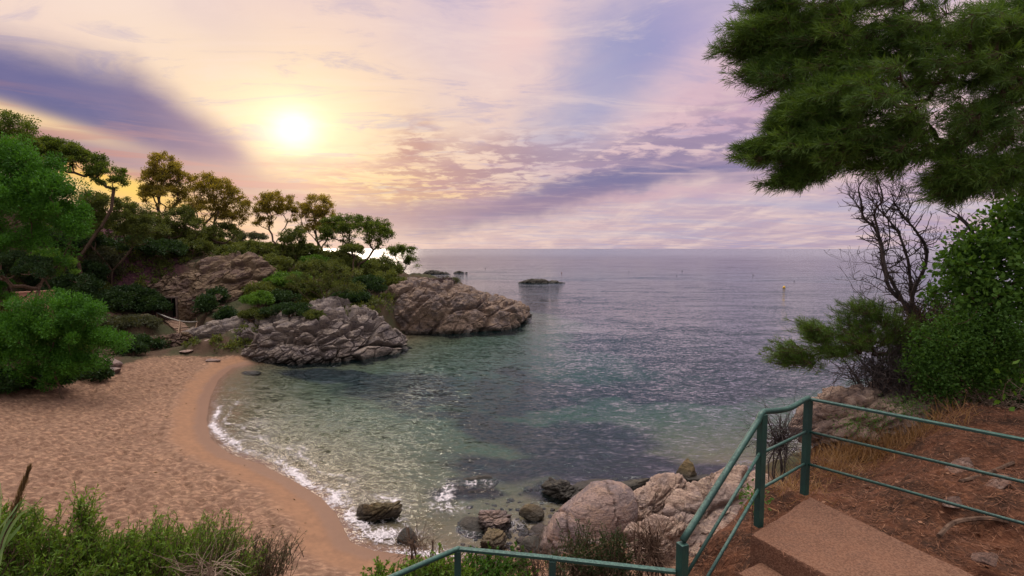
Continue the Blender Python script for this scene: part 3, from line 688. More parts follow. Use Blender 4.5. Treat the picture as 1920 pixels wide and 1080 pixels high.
# rock on the slope behind the railing
boulder('slope_rock', P(1588, 778, 8.0), (1.05, 0.8, 0.62), M_pink, 'orange pink granite outcrop behind the railing corner', 101, rot=(0, -28, 0), cuts=16, sub=6, cracks=0.06, strat=0.16, dip=8, cat='rock')
boulder('slope_rock', P(1672, 738, 8.4), (0.8, 0.7, 0.5), M_pink, 'pink granite lump under the drooping pine branch', 103, rot=(0, -35, 0), cuts=16, sub=6, cracks=0.06, strat=0.16, dip=8, cat='rock')
def on(px, py, dep0=3, dep1=14, step=0.02):
    """where the sight line through a survey point meets the rough ground"""
    ds = np.arange(dep0, dep1, step); d_ = ray(px, py); X_, Y_ = d_[0] * ds, ds
    z_ = ground(X_, Y_)[0]; zz = EYE + d_[2] * ds; k = np.argmax(z_ > zz); return np.array([X_[k], Y_[k], z_[k]])
for i, (px, py, s, lab) in enumerate([(1800, 880, (0.26, 0.10, 0.07), 'long pink stone in the brown litter above the middle rail'), (1868, 908, (0.2, 0.10, 0.07), 'pink stone half buried near the right edge of the slope'),
                                      (1790, 940, (0.13, 0.07, 0.05), 'short pink stone below the lowest rail'), (1845, 1045, (0.10, 0.08, 0.03), 'flat grey stone beside the concrete landing')]):
    boulder('slope_stone', on(px, py) - [0, 0, s[2] * 0.3], s, M_dirtstone, lab, 110 + i, rot=(0, -12, 28), cuts=10, cat='stone', group='stones on the dirt slope')
# stones near the back of the beach
for i, (px, py, s, lab) in enumerate([(205, 687, (1.1, 0.6, 0.5), 'pale beach stone, upper one of two by the low green pine'), (208, 696, (0.9, 0.6, 0.4), 'pale beach stone, lower one of two by the low green pine'), (385, 655, (0.6, 0.5, 0.4), 'round stone right of the beach steps'),
                                      (350, 662, (0.7, 0.4, 0.2), 'flat stone at the foot of the beach steps'), (400, 668, (0.7, 0.4, 0.2), 'flat stone in the sand right of the beach steps'), (470, 679, (0.9, 0.5, 0.25), 'dark stone at the waterline under the striped ledge'),
                                      (372, 646, (0.9, 0.6, 0.35), 'broad stone beside the beach steps')]):
    p = at(px, py, 1.0); p[2] = gz(p[0], p[1]) + s[2] * 0.3
    boulder('beach_stone', p, s, M_pale, lab, 130 + i, cuts=9, cat='stone', group='stones at the back of the beach')

# ------------------------------------------------------------ doorway in the cliff and beach steps
def mat_simple(name, col, rough=0.8, spec=0.3, var=0.25, scale=6, bmp=0.01, col2=None):
    m, b = new_mat(name, rough, spec); pos = position(); n = noise(pos, scale, 5, 0.65)
    c2 = col2 or tuple(c * (1 - var) for c in col[:3]) + (1,)
    setc(b, mixc(n.ramp(0.35, 0.65), col, c2), bump(noise(pos, scale * 5, 4, 0.6), bmp, 1)); return m
M_wood = mat_simple("weathered_wood", (0.26, 0.17, 0.11, 1)); M_black = mat_simple("recess_shade", (0.004, 0.004, 0.004, 1)); M_stonew = mat_simple("old_masonry", (0.16, 0.11, 0.09, 1), scale=2, bmp=0.1)
M_white = mat_simple("bleached_pole", (0.42, 0.38, 0.34, 1)); M_tread = mat_simple("step_stone", (0.33, 0.21, 0.15, 1), scale=3)
D = P(321, 597, 64.6)
door = empty('cliff_doorway', D, 'dark open doorway in a rough stone wall at the foot of the cliff', 'doorway')
W = 0.75; Hh = 2.6; I3 = np.eye(3); mb = MB()
nu, nv_ = 240, 150; U, Vv = np.meshgrid(np.linspace(-6.5, 6.5, nu), np.linspace(-1.5, 6.2, nv_), indexing='ij')
pz_ = np.stack([U.ravel(), np.zeros(U.size), Vv.ravel()], 1); f1, f2, cid = worley(pz_ * [0.7, 1, 1.1] + 0.3 * fbm(pz_, 3, 5)[:, None], 8)
off = 0.30 * sstep(f2 - f1, 0, 0.2) * (0.4 + cid) + 0.9 * fbm(pz_ * 0.6, 4, 9) + 0.25 * fbm(pz_ * 2.2, 3, 10); near_ = np.maximum(np.abs(pz_[:, 0]) / (W + 0.9), np.abs(pz_[:, 2] - Hh / 2) / (Hh / 2 + 1.0)); off *= sstep(near_, 0.4, 1.0) * 0.8 + 0.2
Vw = D + np.stack([pz_[:, 0], 0.05 + np.maximum(pz_[:, 2] - Hh, 0) * 0.45 + np.abs(pz_[:, 0]) ** 1.6 * 0.10 - off + 0.1, pz_[:, 2]], 1)
i = np.arange(nu - 1)[:, None] * nv_; j = np.arange(nv_ - 1)[None]; Fw = np.stack([i + j, i + nv_ + j, i + nv_ + j + 1, i + j + 1], 2).reshape(-1, 4)
cf = pz_[Fw].mean(1); Fw = Fw[~((np.abs(cf[:, 0]) < W) & (cf[:, 2] > -0.05) & (cf[:, 2] < Hh)) & (cf[:, 2] < 5.6 - 0.11 * cf[:, 0] ** 2 + 1.2 * fbm(cf * 0.7, 3, 12))]
mb.add(Vw, Fw); mb.build('stone_wall', M_cliff, door)
mb = MB(); mb.box(D + [-W - 0.06, 0.6, Hh / 2], I3, (0.08, 0.75, Hh / 2 + 0.02)); mb.box(D + [W + 0.06, 0.6, Hh / 2], I3, (0.08, 0.75, Hh / 2 + 0.02)); mb.build('door_jamb', M_stonew, door)
mb = MB(); mb.box(D + [0, 0.6, Hh + 0.1], I3, (W + 0.2, 0.78, 0.09)); mb.build('lintel', M_stonew, door)
mb = MB(); mb.box(D + [0, 1.5, Hh / 2], I3, (W, 0.1, Hh / 2)); mb.build('passage_shade', M_black, door)  # black panel paints the shade at the back of the doorway
def steps(name, a, b, w, n, label, lean=0):
    a, b = np.array(a, float), np.array(b, float); e = empty(name, a, label, 'steps', 'steps up from the beach')
    t = (b - a); hor = np.array([t[0], t[1], 0]); hor /= np.linalg.norm(hor); sd_ = np.array([hor[1], -hor[0], 0]); up = np.array([0, 0, 1.])
    run = np.linalg.norm((b - a)[:2]) / n; rise = t[2] / n
    for i in range(n):
        c = a + hor * run * (i + 0.5) + up * (rise * (i + 0.5))
        mb = MB(); mb.box(c, [sd_, hor, up], (w / 2 + 0.03 * ((i * 7) % 3), run * 0.5, rise * 0.5 - 0.004)); mb.box(c - up * (rise * 0.5 + 0.25), [sd_, hor, up], (w / 2 - 0.03, run * 0.49, 0.25))
        mb.build('step', M_tread, e)
    return e
s0 = at(348, 648, 0.9); s0[2] = 0.75
s1 = P(349, 616, 61.6)
steps('stone_steps', s0, s1, 1.9, 8, 'lower straight flight of beach steps ending on the sand')
s2 = P(322, 600, 64.4)
steps('stone_steps', s1 + np.array([-0.7, 0.2, 0.02]), s2, 1.5, 6, 'upper slanting flight of steps just below the dark doorway')
fr = empty('wooden_fence', s0, 'rough wooden pole fence beside the beach steps', 'fence')
def fpost(px, py, d, h):
    p = P(px, py, d); mb = MB(); mb.tube([p - [0, 0, 0.8], p + [0, 0, h]], 0.07, 6); mb.build('post', M_wood, fr); return p + np.array([0, 0, h])
a_ = fpost(335, 645, 58.6, 1.2); b_ = fpost(338, 622, 60.5, 1.3); c_ = fpost(371, 618, 62.4, 1.0); d_ = fpost(369, 605, 63, 0.6); e_ = fpost(295, 600, 63.5, 0.9); f_ = fpost(363, 645, 58.8, 1.1)
for p, q, m_ in [(a_, b_, M_wood), (b_, e_, M_white), (b_, c_, M_white), (f_, c_, M_wood)]:
    mb = MB(); mb.tube(spline([p, (p + q) / 2 - [0, 0, 0.08], q], 7), 0.06, 6); mb.build('rail', m_, fr)
# dry stone kerb left of the steps and terracotta garden wall seen between the pines
loft('stone_bank', [(-41.5, 50.5, 0.8, 1.6), (-40.0, 53.6, 1.1, 2.1), (-38.8, 57, 1.3, 2.4), (-37.6, 59.4, 1.0, 2.3)], M_cliff, 'low earthy stone bank curving up to the left of the beach steps', 'stone wall', seed=61, sizes=(1.2, 0.5), amps=(0.3, 0.1), nu=160, nv=80, base=-0.2)
M_terra = mat_simple("terracotta_wall", (0.42, 0.20, 0.14, 1), scale=1.2)
mb = MB(); wa, wb = P(20, 556, 50), P(100, 548, 53); t_ = wb - wa; t_[2] = 0; L_ = np.linalg.norm(t_); t_ /= L_
mb.box((wa + wb) / 2 - [0, 0, 1.6], [t_, [-t_[1], t_[0], 0], [0, 0, 1]], (L_ / 2, 0.2, 1.8)); mb.box((wa + wb) / 2 + [0, 0, 0.26], [t_, [-t_[1], t_[0], 0], [0, 0, 1]], (L_ / 2 + 0.05, 0.26, 0.06))
tag(mb.build('garden_wall', M_terra), 'terracotta coloured wall top showing above the low green pine', 'wall')

# ------------------------------------------------------------ concrete landing and steps
def concrete():
    m, b = new_mat("gritty_concrete", 0.92, 0.2); pos = position()
    n1 = noise(pos, 1.3, 5, 0.6); n2 = noise(pos, 60, 3, 0.7); n3 = noise(pos, 9, 5, 0.7)
    v = voro(pos, 90, 'F1')
    col = mixc(n1.ramp(0.35, 0.65), (0.145, 0.066, 0.04, 1), (0.092, 0.043, 0.028, 1))
    col = mixc(n3.ramp(0.46, 0.60) * 0.6, col, (0.11, 0.055, 0.038, 1))
    col = mixc(n2.ramp(0.38, 0.62) * 0.6, col, (0.25, 0.135, 0.085, 1))
    col = mixc(v.ramp(0.16, 0.05) * 0.6, col, (0.07, 0.045, 0.035, 1))
    setc(b, col, bump(n2 * 0.004 + n3 * 0.012 + v * 0.003, 1, 1)); return m
M_conc = concrete()
def slab(mb, poly, z1, z0, seed=0, chips=0.012, n=26):
    """prism over a plan outline with slightly uneven, worn edges"""
    poly = np.array(poly, float); k = len(poly); out = []
    for i in range(k):
        a, b = poly[i], poly[(i + 1) % k]
        for t in np.linspace(0, 1, n, endpoint=False): out.append(a + (b - a) * t)
    out = np.array(out); cen = out.mean(0)
    nz = fbm(np.column_stack([out * 7, np.zeros(len(out))]), 4, seed)
    dirs = (out - cen) / np.linalg.norm(out - cen, axis=1)[:, None]
    rings = []
    for off, z in [(0.0, z0), (0.0, z1 - 0.03), (-0.006, z1 - 0.01), (-0.02, z1)]:
        rings.append(np.column_stack([out + dirs * (off + nz * chips)[:, None] if np.ndim(off) else out + dirs * (nz * chips + off)[:, None], np.full(len(out), z) + (nz * 0.006 if z > z0 else 0)]))
    K = len(out); V = np.concatenate(rings + [np.array([[cen[0], cen[1], z1]])]); j = np.arange(K); j2 = (j + 1) % K
    for r_ in range(3): mb.add(np.zeros((0, 3))); 
    Fq = np.concatenate([np.stack([r_ * K + j, r_ * K + j2, (r_ + 1) * K + j2, (r_ + 1) * K + j], 1) for r_ in range(3)])
    Ft = np.stack([3 * K + j, 3 * K + j2, np.full(K, 4 * K)], 1)
    mb.add(V, Fq, Ft)
ZL = EYE - 2.42
cA = G(1517, 930, ZL)[:2]; cB = G(1408, 1002, ZL)[:2]
dn = np.array(G(1560, 1085, ZL)[:2]) - cB; dn /= np.linalg.norm(dn)          # along the front edge of the landing
dr = np.array(G(1830, 1080, ZL)[:2]) - cA; dr /= np.linalg.norm(dr)          # along its right edge
stp = empty('concrete_stairway', (cB[0], cB[1], ZL - 1), 'gritty reddish concrete landing and steps inside the green railing', 'steps')
mb = MB(); Lr = 3.2
slab(mb, [cA, cB, cB + dn * 1.4, cB + dn * 1.4 + dr * 1.9, cA + dr * Lr], ZL, ZL - 0.9, 3); mb.build('landing', M_conc, stp)
back = np.array([dn[1], -dn[0]]); back = back if back[0] < 0 else -back       # downhill, away from the landing edge
for k in range(4):
    mb = MB(); o_ = cB + dn * 0.10 * 1 + back * (0.30 * k - 0.0) ; w_ = dn * 1.3
    slab(mb, [o_ + back * 0.004, o_ + w_ + back * 0.004, o_ + w_ + back * 0.30, o_ + back * 0.30], ZL - 0.185 * (k + 1), ZL - 0.9 - 0.185 * k, 20 + k); mb.build('step', M_conc, stp)
q0 = cB + dn * 0.1 + back * 1.204
mb = MB(); slab(mb, [q0, q0 + dn * 1.1, q0 + dn * 1.1 + back * 2.0, q0 + back * 2.0], ZL - 0.925, ZL - 1.9, 31); mb.build('lower_landing', M_conc, stp)

# ------------------------------------------------------------ railing
def paint():
    m, b = new_mat("green_painted_steel", 0.42, 0.5); pos = position()
    n1 = noise(pos, 5, 5, 0.7); n2 = noise(pos, 45, 4, 0.7); n3 = noise(pos, 150, 2, 0.5)
    col = mixc(n1.ramp(0.35, 0.65), (0.014, 0.058, 0.046, 1), (0.009, 0.038, 0.034, 1))
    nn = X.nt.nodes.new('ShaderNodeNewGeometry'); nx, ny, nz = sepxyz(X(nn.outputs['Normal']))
    col = mixc((nz.ramp(0.2, 0.9) * n2.ramp(0.35, 0.7)) * 0.55, col, (0.10, 0.22, 0.17, 1))   # paler green on upward faces, broken by noise
    col = mixc(n2.ramp(0.66, 0.72) * 0.8, col, (0.12, 0.06, 0.035, 1))
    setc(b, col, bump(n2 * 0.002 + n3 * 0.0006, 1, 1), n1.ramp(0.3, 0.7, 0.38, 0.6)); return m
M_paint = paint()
def post(parent, p0, p1, half=0.03, yaw=0.0):
    mb = MB(); p0, p1 = np.array(p0), np.array(p1); a = yaw
    mb.box((p0 + p1) / 2, [[math.cos(a), math.sin(a), 0], [-math.sin(a), math.cos(a), 0], [0, 0, 1]], (half, half, (p1[2] - p0[2]) / 2)); o = mb.build('post', M_paint, parent)
    bv = o.modifiers.new('bevel', 'BEVEL'); bv.width = 0.004; bv.segments = 2; return o
def bar(parent, pts, rad, name='rail', k=12):
    mb = MB(); mb.tube(pts, rad, k); return mb.build(name, M_paint, parent, True)
PA = P(1516, 747, 4.99); PB = P(1430, 776, 4.39); PC = P(1280, 1014, 3.75)
yaw = math.atan2(dr[1], dr[0])
rl = empty('stair_railing', (PA[0], PA[1], ZL), 'green painted steel railing round the landing and down the upper steps', 'railing')
post(rl, (PA[0], PA[1], ZL - 0.05), PA + [0, 0, 0.0], 0.030, yaw); post(rl, (PB[0], PB[1], ZL - 0.05), PB, 0.030, yaw)
post(rl, (PC[0], PC[1], PC[2] - 1.35), PC - [0, 0, 0.02], 0.034, yaw)
E1 = P(1935, 827, 3.84); Lr3 = (E1 - PA)
far = PA + Lr3 * 1.9
for i, z_ in enumerate((0.0, 0.335, 0.665)):
    a = PA - [0, 0, z_ + (0.004 if i == 0 else 0)]; b = far - [0, 0, z_]
    b = b + (a + [0, 0, z_] - PA) * 0
    if i == 0:
        t = (b - a); t /= np.linalg.norm(t); s_ = np.array([t[1], -t[0], 0]); s_ /= np.linalg.norm(s_); u_ = np.cross(s_, t)
        mb = MB(); mb.box((a + b) / 2, [t, s_, u_], (np.linalg.norm(b - a) / 2, 0.026, 0.011)); o = mb.build('top_rail', M_paint, rl)
        bv = o.modifiers.new('bevel', 'BEVEL'); bv.width = 0.004; bv.segments = 2
    else: bar(rl, [a, b], 0.0135)
post(rl, (far[0], far[1], gz(far[0], far[1]) - 0.3), far, 0.030, yaw)
# S-bent handrail from the corner down to the lower post
hp = [PA + [0.0, 0.0, 0.002], P(1506, 751, 4.9), P(1481, 765, 4.72), P(1455, 770, 4.55), PB + [0.01, 0.01, 0.012], PB + (PC - PB) * 0.06 + [0, 0, -0.0], PB + (PC - PB) * 0.5, PC + [0, 0, 0.0]]
HR = np.concatenate([spline(hp[:6], 40), spline([hp[5], hp[6], hp[7]], 10)[1:]])
bar(rl, HR, 0.026, 'handrail', 12)
for z_ in (0.335, 0.665):
    bar(rl, [PA - [0, 0, z_], PB - [0, 0, z_ + 0.02]], 0.0135)
    bar(rl, [PB - [0, 0, z_ + 0.0], PC - [0, 0, z_ + 0.0]], 0.0135)
lr = empty('lower_railing', (PC[0], PC[1], PC[2] - 1.2), 'pale green rail along the lower landing at the bottom of the view', 'railing')
L0 = P(1275, 1072, 3.75); L1 = P(1036, 1047, 3.9); L2 = P(858, 1029, 4.05); L3 = P(735, 1082, 3.55)
L4 = L3 + (L3 - L2) * 1.6
def flat(parent, a, b, w=0.022, h=0.012, name='top_rail'):
    t = (b - a); l = np.linalg.norm(t); t /= l; s_ = np.array([t[1], -t[0], 0]); s_ /= np.linalg.norm(s_); u_ = np.cross(s_, t)
    mb = MB(); mb.box((a + b) / 2, [t, s_, u_], (l / 2, w, h)); o = mb.build(name, M_paint, parent); bv = o.modifiers.new('bevel', 'BEVEL'); bv.width = 0.004; bv.segments = 2
flat(lr, L0 - [0.034, 0, 0], L1); flat(lr, L1 + [0, 0, 0.003], L2); 
bar(lr, spline([L2 + [0.01, 0, 0.004], L2 + (L3 - L2) * 0.1, (L2 + L3) / 2, L3, L4], 24), 0.021, 'handrail')
for z_ in (0.335, 0.665):
    bar(lr, [L0 - [0, 0, z_], L1 - [0, 0, z_], L2 - [0, 0, z_], L4 - [0, 0, z_]], 0.0135)
for p_ in (L1, L2, L4): post(lr, p_ - np.array([0, 0, 1.5]), p_ - np.array([0, 0, 0.014]), 0.026)

# ------------------------------------------------------------ buoys
M_yel = mat_simple("yellow_buoy", (0.75, 0.42, 0.03, 1), 0.5); M_orb = mat_simple("dark_orange_buoy", (0.30, 0.10, 0.05, 1), 0.5); M_dkb = mat_simple("dark_buoy", (0.03, 0.025, 0.03, 1), 0.6)
def buoy(px, py, s, mat, label):
    p = at(px, py, 0); e = empty('buoy', p, label, 'buoy', 'marker buoys on the sea')
    pr = [(0.0, -0.5), (0.55, -0.35), (0.6, -0.05), (0.6, 0.35), (0.5, 0.62), (0.25, 0.85), (0.12, 0.95), (0.1, 1.1), (0, 1.12)]
    k = 20; a = np.arange(k) / k * 2 * PI; V = np.concatenate([np.column_stack([r_ * np.cos(a), r_ * np.sin(a), np.full(k, z_)]) for r_, z_ in pr]) * s + np.array(p)
    i = np.arange(len(pr) - 1)[:, None] * k; j = np.arange(k)[None]; F = np.stack([i + j, i + (j + 1) % k, i + k + (j + 1) % k, i + k + j], 2).reshape(-1, 4)
    mb = MB(); mb.add(V, F); mb.build('float', mat, e, True)
    mb = MB(); mb.tube([np.array(p) + [0.62 * s * math.cos(t), 0.62 * s * math.sin(t), 0.15 * s] for t in np.linspace(0, 2 * PI, 20)], 0.05 * s, 6, False); mb.build('band', M_dkb, e)
buoy(1470, 540, 0.65, M_yel, 'bright yellow buoy, nearest and largest on the water'); buoy(1053, 512, 0.38, M_orb, 'small orange brown buoy above the peaked islet')
buoy(910, 503, 0.35, M_dkb, 'tiny dark buoy above the right end of the far islets'); buoy(1179, 509, 0.32, M_dkb, 'tiny dark buoy in mid sea, second right of the orange brown buoy')
buoy(1279, 508, 0.36, M_dkb, 'tiny dark buoy in mid sea halfway to the yellow buoy'); buoy(1412, 516, 0.34, M_dkb, 'tiny dark buoy just left of and beyond the yellow buoy'); buoy(1489, 527, 0.25, M_dkb, 'faint tiny buoy just right of the yellow buoy'); buoy(1269, 517, 0.25, M_dkb, 'faint tiny buoy below the halfway dark buoy')

# ------------------------------------------------------------ foliage
def leaf_mat(name, c1, c2, c3=None, trans=0.35, rough=0.6):
    m = bpy.data.materials.new(name); m.use_nodes = True; X.nt = nt = m.node_tree
    b = nt.nodes['Principled BSDF']; b.inputs['Roughness'].default_value = rough; b.inputs['Specular IOR Level'].default_value = 0.25
    out = nt.nodes['Material Output']; pos = position()
    t = attr('tone'); n = noise(pos, 1.1, 3, 0.6)
    col = mixc((t * 0.75 + n * 0.5 - 0.12).clamp(), c1, c2)
    if c3: col = mixc((t * 7.0 - 6.2).clamp() * 0.8, col, c3)
    nt.links.new(col.s, b.inputs['Base Color'])
    tl = nt.nodes.new('ShaderNodeBsdfTranslucent'); 
    warm = mixc(1.0, col, (1.35, 1.25, 0.55, 1), 'MULTIPLY'); nt.links.new(warm.s, tl.inputs[0])
    mx = nt.nodes.new('ShaderNodeMixShader'); mx.inputs[0].default_value = trans
    nt.links.new(b.outputs[0], mx.inputs[1]); nt.links.new(tl.outputs[0], mx.inputs[2]); nt.links.new(mx.outputs[0], out.inputs[0])
    return m
L_bright = leaf_mat("bright_pine_needles", (0.016, 0.065, 0.008, 1), (0.085, 0.235, 0.018, 1))
L_pine = leaf_mat("pine_needles_far", (0.040, 0.075, 0.012, 1), (0.14, 0.18, 0.030, 1), trans=0.5)
L_gold = leaf_mat("sunlit_pine_needles", (0.13, 0.112, 0.022, 1), (0.34, 0.26, 0.05, 1), trans=0.6)  # golden backlight of the low sun put into the needle colour
L_dark = leaf_mat("dark_shrub_leaves", (0.012, 0.032, 0.011, 1), (0.04, 0.075, 0.02, 1))
L_mid = leaf_mat("olive_shrub_leaves", (0.036, 0.055, 0.014, 1), (0.15, 0.17, 0.034, 1))
L_olive = leaf_mat("grey_olive_leaves", (0.05, 0.06, 0.03, 1), (0.10, 0.10, 0.055, 1))
L_lime = leaf_mat("fresh_green_leaves", (0.045, 0.11, 0.012, 1), (0.13, 0.24, 0.03, 1))
L_near = leaf_mat("near_pine_needles", (0.016, 0.050, 0.015, 1), (0.14, 0.23, 0.032, 1), (0.12, 0.16, 0.03, 1), trans=0.3)
L_ivy = leaf_mat("broad_green_leaves", (0.025, 0.075, 0.014, 1), (0.13, 0.26, 0.035, 1), (0.20, 0.30, 0.05, 1))
L_fine = leaf_mat("fine_green_leaves", (0.03, 0.085, 0.012, 1), (0.09, 0.19, 0.025, 1), (0.16, 0.13, 0.04, 1))
L_rose = leaf_mat("shrub_sprigs", (0.04, 0.09, 0.014, 1), (0.19, 0.31, 0.035, 1), (0.17, 0.18, 0.05, 1))
L_dry = leaf_mat("dry_grass_blades", (0.20, 0.10, 0.04, 1), (0.34, 0.20, 0.09, 1), trans=0.2)
L_purple = leaf_mat("purple_heath_twigs", (0.05, 0.028, 0.038, 1), (0.10, 0.06, 0.065, 1), trans=0.1)
L_litter = leaf_mat("fallen_needles", (0.085, 0.032, 0.018, 1), (0.24, 0.10, 0.05, 1), (0.40, 0.22, 0.13, 1), trans=0.0)
L_reed = leaf_mat("reed_leaves", (0.10, 0.19, 0.06, 1), (0.24, 0.33, 0.14, 1), trans=0.3)
L_plume = leaf_mat("reed_plume", (0.10, 0.06, 0.03, 1), (0.20, 0.13, 0.06, 1), trans=0.2)
def bark_mat(name, c1, c2):
    m, b = new_mat(name, 0.9, 0.15); pos = position(); n = noise(mapping(pos, (1, 1, 0.3)), 12, 5, 0.7)
    setc(b, mixc(n.ramp(0.35, 0.65), c1, c2), bump(n, 0.02, 1)); return m
B_pine = bark_mat("pine_bark", (0.055, 0.035, 0.025, 1), (0.12, 0.075, 0.05, 1)); B_dead = bark_mat("dead_wood", (0.045, 0.035, 0.036, 1), (0.105, 0.085, 0.08, 1))
B_twig = bark_mat("brown_twigs", (0.06, 0.035, 0.025, 1), (0.16, 0.10, 0.07, 1)); B_pale = bark_mat("pale_dry_twigs", (0.20, 0.14, 0.10, 1), (0.34, 0.25, 0.19, 1))

class LB:
    """collects diamond or blade shaped leaves with a tone per leaf"""
    def __init__(s): s.p = []; s.a = []; s.b = []; s.t = []
    def add(s, p, a, b, t): s.p.append(p); s.a.append(a); s.b.append(b); s.t.append(t)
    def build(s, name, mat, parent=None, mid=0.45):
        p = np.concatenate(s.p); a = np.concatenate(s.a); b = np.concatenate(s.b); t = np.concatenate(s.t); n = len(p)
        if parent is not None: p = p - np.array(parent.matrix_basis.translation)
        V = np.stack([p, p + a * mid + b, p + a, p + a * mid - b], 1).reshape(-1, 3)
        return mesh(name, V, np.arange(n * 4).reshape(n, 4), mat, False, {'tone': np.repeat(t, 4)}, parent)
def unit(v): return v / (np.linalg.norm(v, axis=-1, keepdims=True) + 1e-9)
def puff(lb, rs, cen, rad, n, size, width=0.3, shell=0.35, up=0.35, tone=None, jit=0.9):
    """leaves spread through ellipsoids cen/rad; n per puff"""
    cen = np.repeat(np.asarray(cen), n, 0); rad = np.repeat(np.asarray(rad), n, 0); N = len(cen)
    d = unit(rs.normal(size=(N, 3))); rr = rs.uniform(0, 1, (N, 1)) ** shell
    p = cen + d * rad * rr
    a = unit(d + rs.normal(size=(N, 3)) * jit + [0, 0, up]); b = unit(np.cross(a, rs.normal(size=(N, 3))))
    sz = size * rs.uniform(0.6, 1.25, (N, 1))
    k = len(cen) // n; tn = np.repeat(rs.uniform(0, 1, k) if tone is None else tone, n) * 0.6 + rs.uniform(0, 0.4, N)
    lb.add(p, a * sz, b * sz * width, tn)
def skeleton(mb, rs, root, targets, r0, rmin=0.02, droop=0.12, kseg=5, first=None, k=5, wob=0.06, hpen=0.6, fan=0.0):
    """grow branches from the root so that every target is reached; thickness follows the load"""
    plen = [0.0]
    for i_ in range(1, len(first)): plen.append(plen[-1] + float(np.linalg.norm(np.asarray(first[i_]) - np.asarray(first[i_ - 1]))))
    nodes = [np.array(q, float) for q in first]; par = [i - 1 for i in range(len(nodes))]; load = [0] * len(nodes); paths = [list(range(len(nodes)))]
    order = np.argsort([np.linalg.norm(t - nodes[-1]) for t in targets])
    for i in order:
        t = targets[i]; A = np.array(nodes); dv = t - A; L = np.linalg.norm(dv, axis=1)
        cost = L + fan * np.array(plen) + hpen * np.maximum(-dv[:, 2], 0) * 1.5 + 0.25 * np.maximum(0, 0.3 * L - dv[:, 2]) ; cost[: max(1, len(nodes) and (len(first) // 3))] += 3
        j = int(np.argmin(cost)); a = nodes[j]; n = kseg; prev = j; path = [j]
        for q in range(1, n + 1):
            f = q / n; pt = a + (t - a) * f + np.array([0, 0, -droop * L[j] * math.sin(PI * f)]) + rs.normal(size=3) * wob * L[j] * (0 if q == n else 1) * 0.5
            nodes.append(pt); plen.append(plen[prev] + L[j] / n); par.append(prev); load.append(0); prev = len(nodes) - 1; path.append(prev)
        paths.append(path)
        q = prev
        while q >= 0: load[q] += 1; q = par[q]
    mx = max(load); rad = lambda i: max(rmin, r0 * (load[i] / mx) ** 0.5)
    for pth in paths:
        if len(pth) < 2: continue
        rr = [rad(i) for i in pth]
        if pth is not paths[0]: rr[0] = rr[1]
        mb.tube([nodes[i] for i in pth], rr, k, False)
    return nodes
def hit(px, py, d0=24, d1=150, step=0.4):
    ds = np.arange(d0, d1, step); d_ = ray(px, py); zz = EYE + d_[2] * ds; z_ = ground(d_[0] * ds, ds, False)[0]
    k = np.nonzero(z_ > zz)[0]; return ds[k[0]] if len(k) else None
def pine(name, base, dep, crowns, label, leaf, seed, npuff=46, nleaf=170, pr=0.85, lsize=0.34, tr=0.26, group=None, trunks=1, flat=0.55, base2=None, sub=0.5, category='tree', bark=None, lw=0.26, shell=0.8):
    """pine with limbs and needle clumps; crowns are ellipses of the survey grid at distance dep"""
    rs = np.random.RandomState(seed); s = dep / FPX
    B = P(base[0], base[1], dep); B[2] = min(B[2], gz(B[0], B[1]) - 0.1) if gz(B[0], B[1]) > 0 else B[2]
    e = empty(name, B, label, category, group)
    T = []; area = [c[2] * c[3] for c in crowns]
    for (cx, cy, rx, ry, *k_), ar in zip(crowns, area):
        n = max(5, int(1.5 * npuff * ar / sum(area))); cen = P(cx, cy, dep + (k_[0] if k_ else 0))
        d = unit(rs.normal(size=(n, 3))); d[:, 2] = np.where(rs.uniform(size=n) < 0.7, np.abs(d[:, 2]), d[:, 2]); q = rs.uniform(0.3, 1, (n, 1)) ** 0.5
        T.append(cen + d * q * np.array([max(0.1, rx * s * 1.22 - pr * 0.25), max(0.1, min(rx, ry * 1.6) * s * 0.9 - pr * 0.4), max(0.1, ry * s * 1.35 - pr * flat * 0.3)]))
    T = np.concatenate(T); mb = MB(); allc = np.mean(T, 0)
    top = T[:, 2].min()
    for q in range(trunks):
        b_ = B + np.array([q * 1.0 * (1 if seed % 2 else -1), 0.2 * q, -0.3]); tt = T[q::trunks]; c = tt.mean(0); 
        fork = b_ + (c - b_) * np.array([0.35, 0.35, 0.28 + 0.1 * q]) 
        first = spline([b_, b_ + (fork - b_) * 0.35 + rs.normal(size=3) * 0.15, b_ + (fork - b_) * 0.7 + rs.normal(size=3) * 0.2, fork], 9)
        skeleton(mb, rs, None, tt, tr * 0.62, tr * 0.07, first=first, k=5, fan=0.45, droop=0.06)
    mb.build('trunk', bark or B_pine, e)
    lb = LB(); n = len(T); R_ = pr * rs.uniform(0.55, 1.25, (n, 1)) * np.array([1, 1, min(1, flat * 1.25)])
    puff(lb, rs, T, R_, int(nleaf * 0.8), lsize * 0.85, lw, shell, 0.5)
    lb.build('crown', leaf, e)
    return e
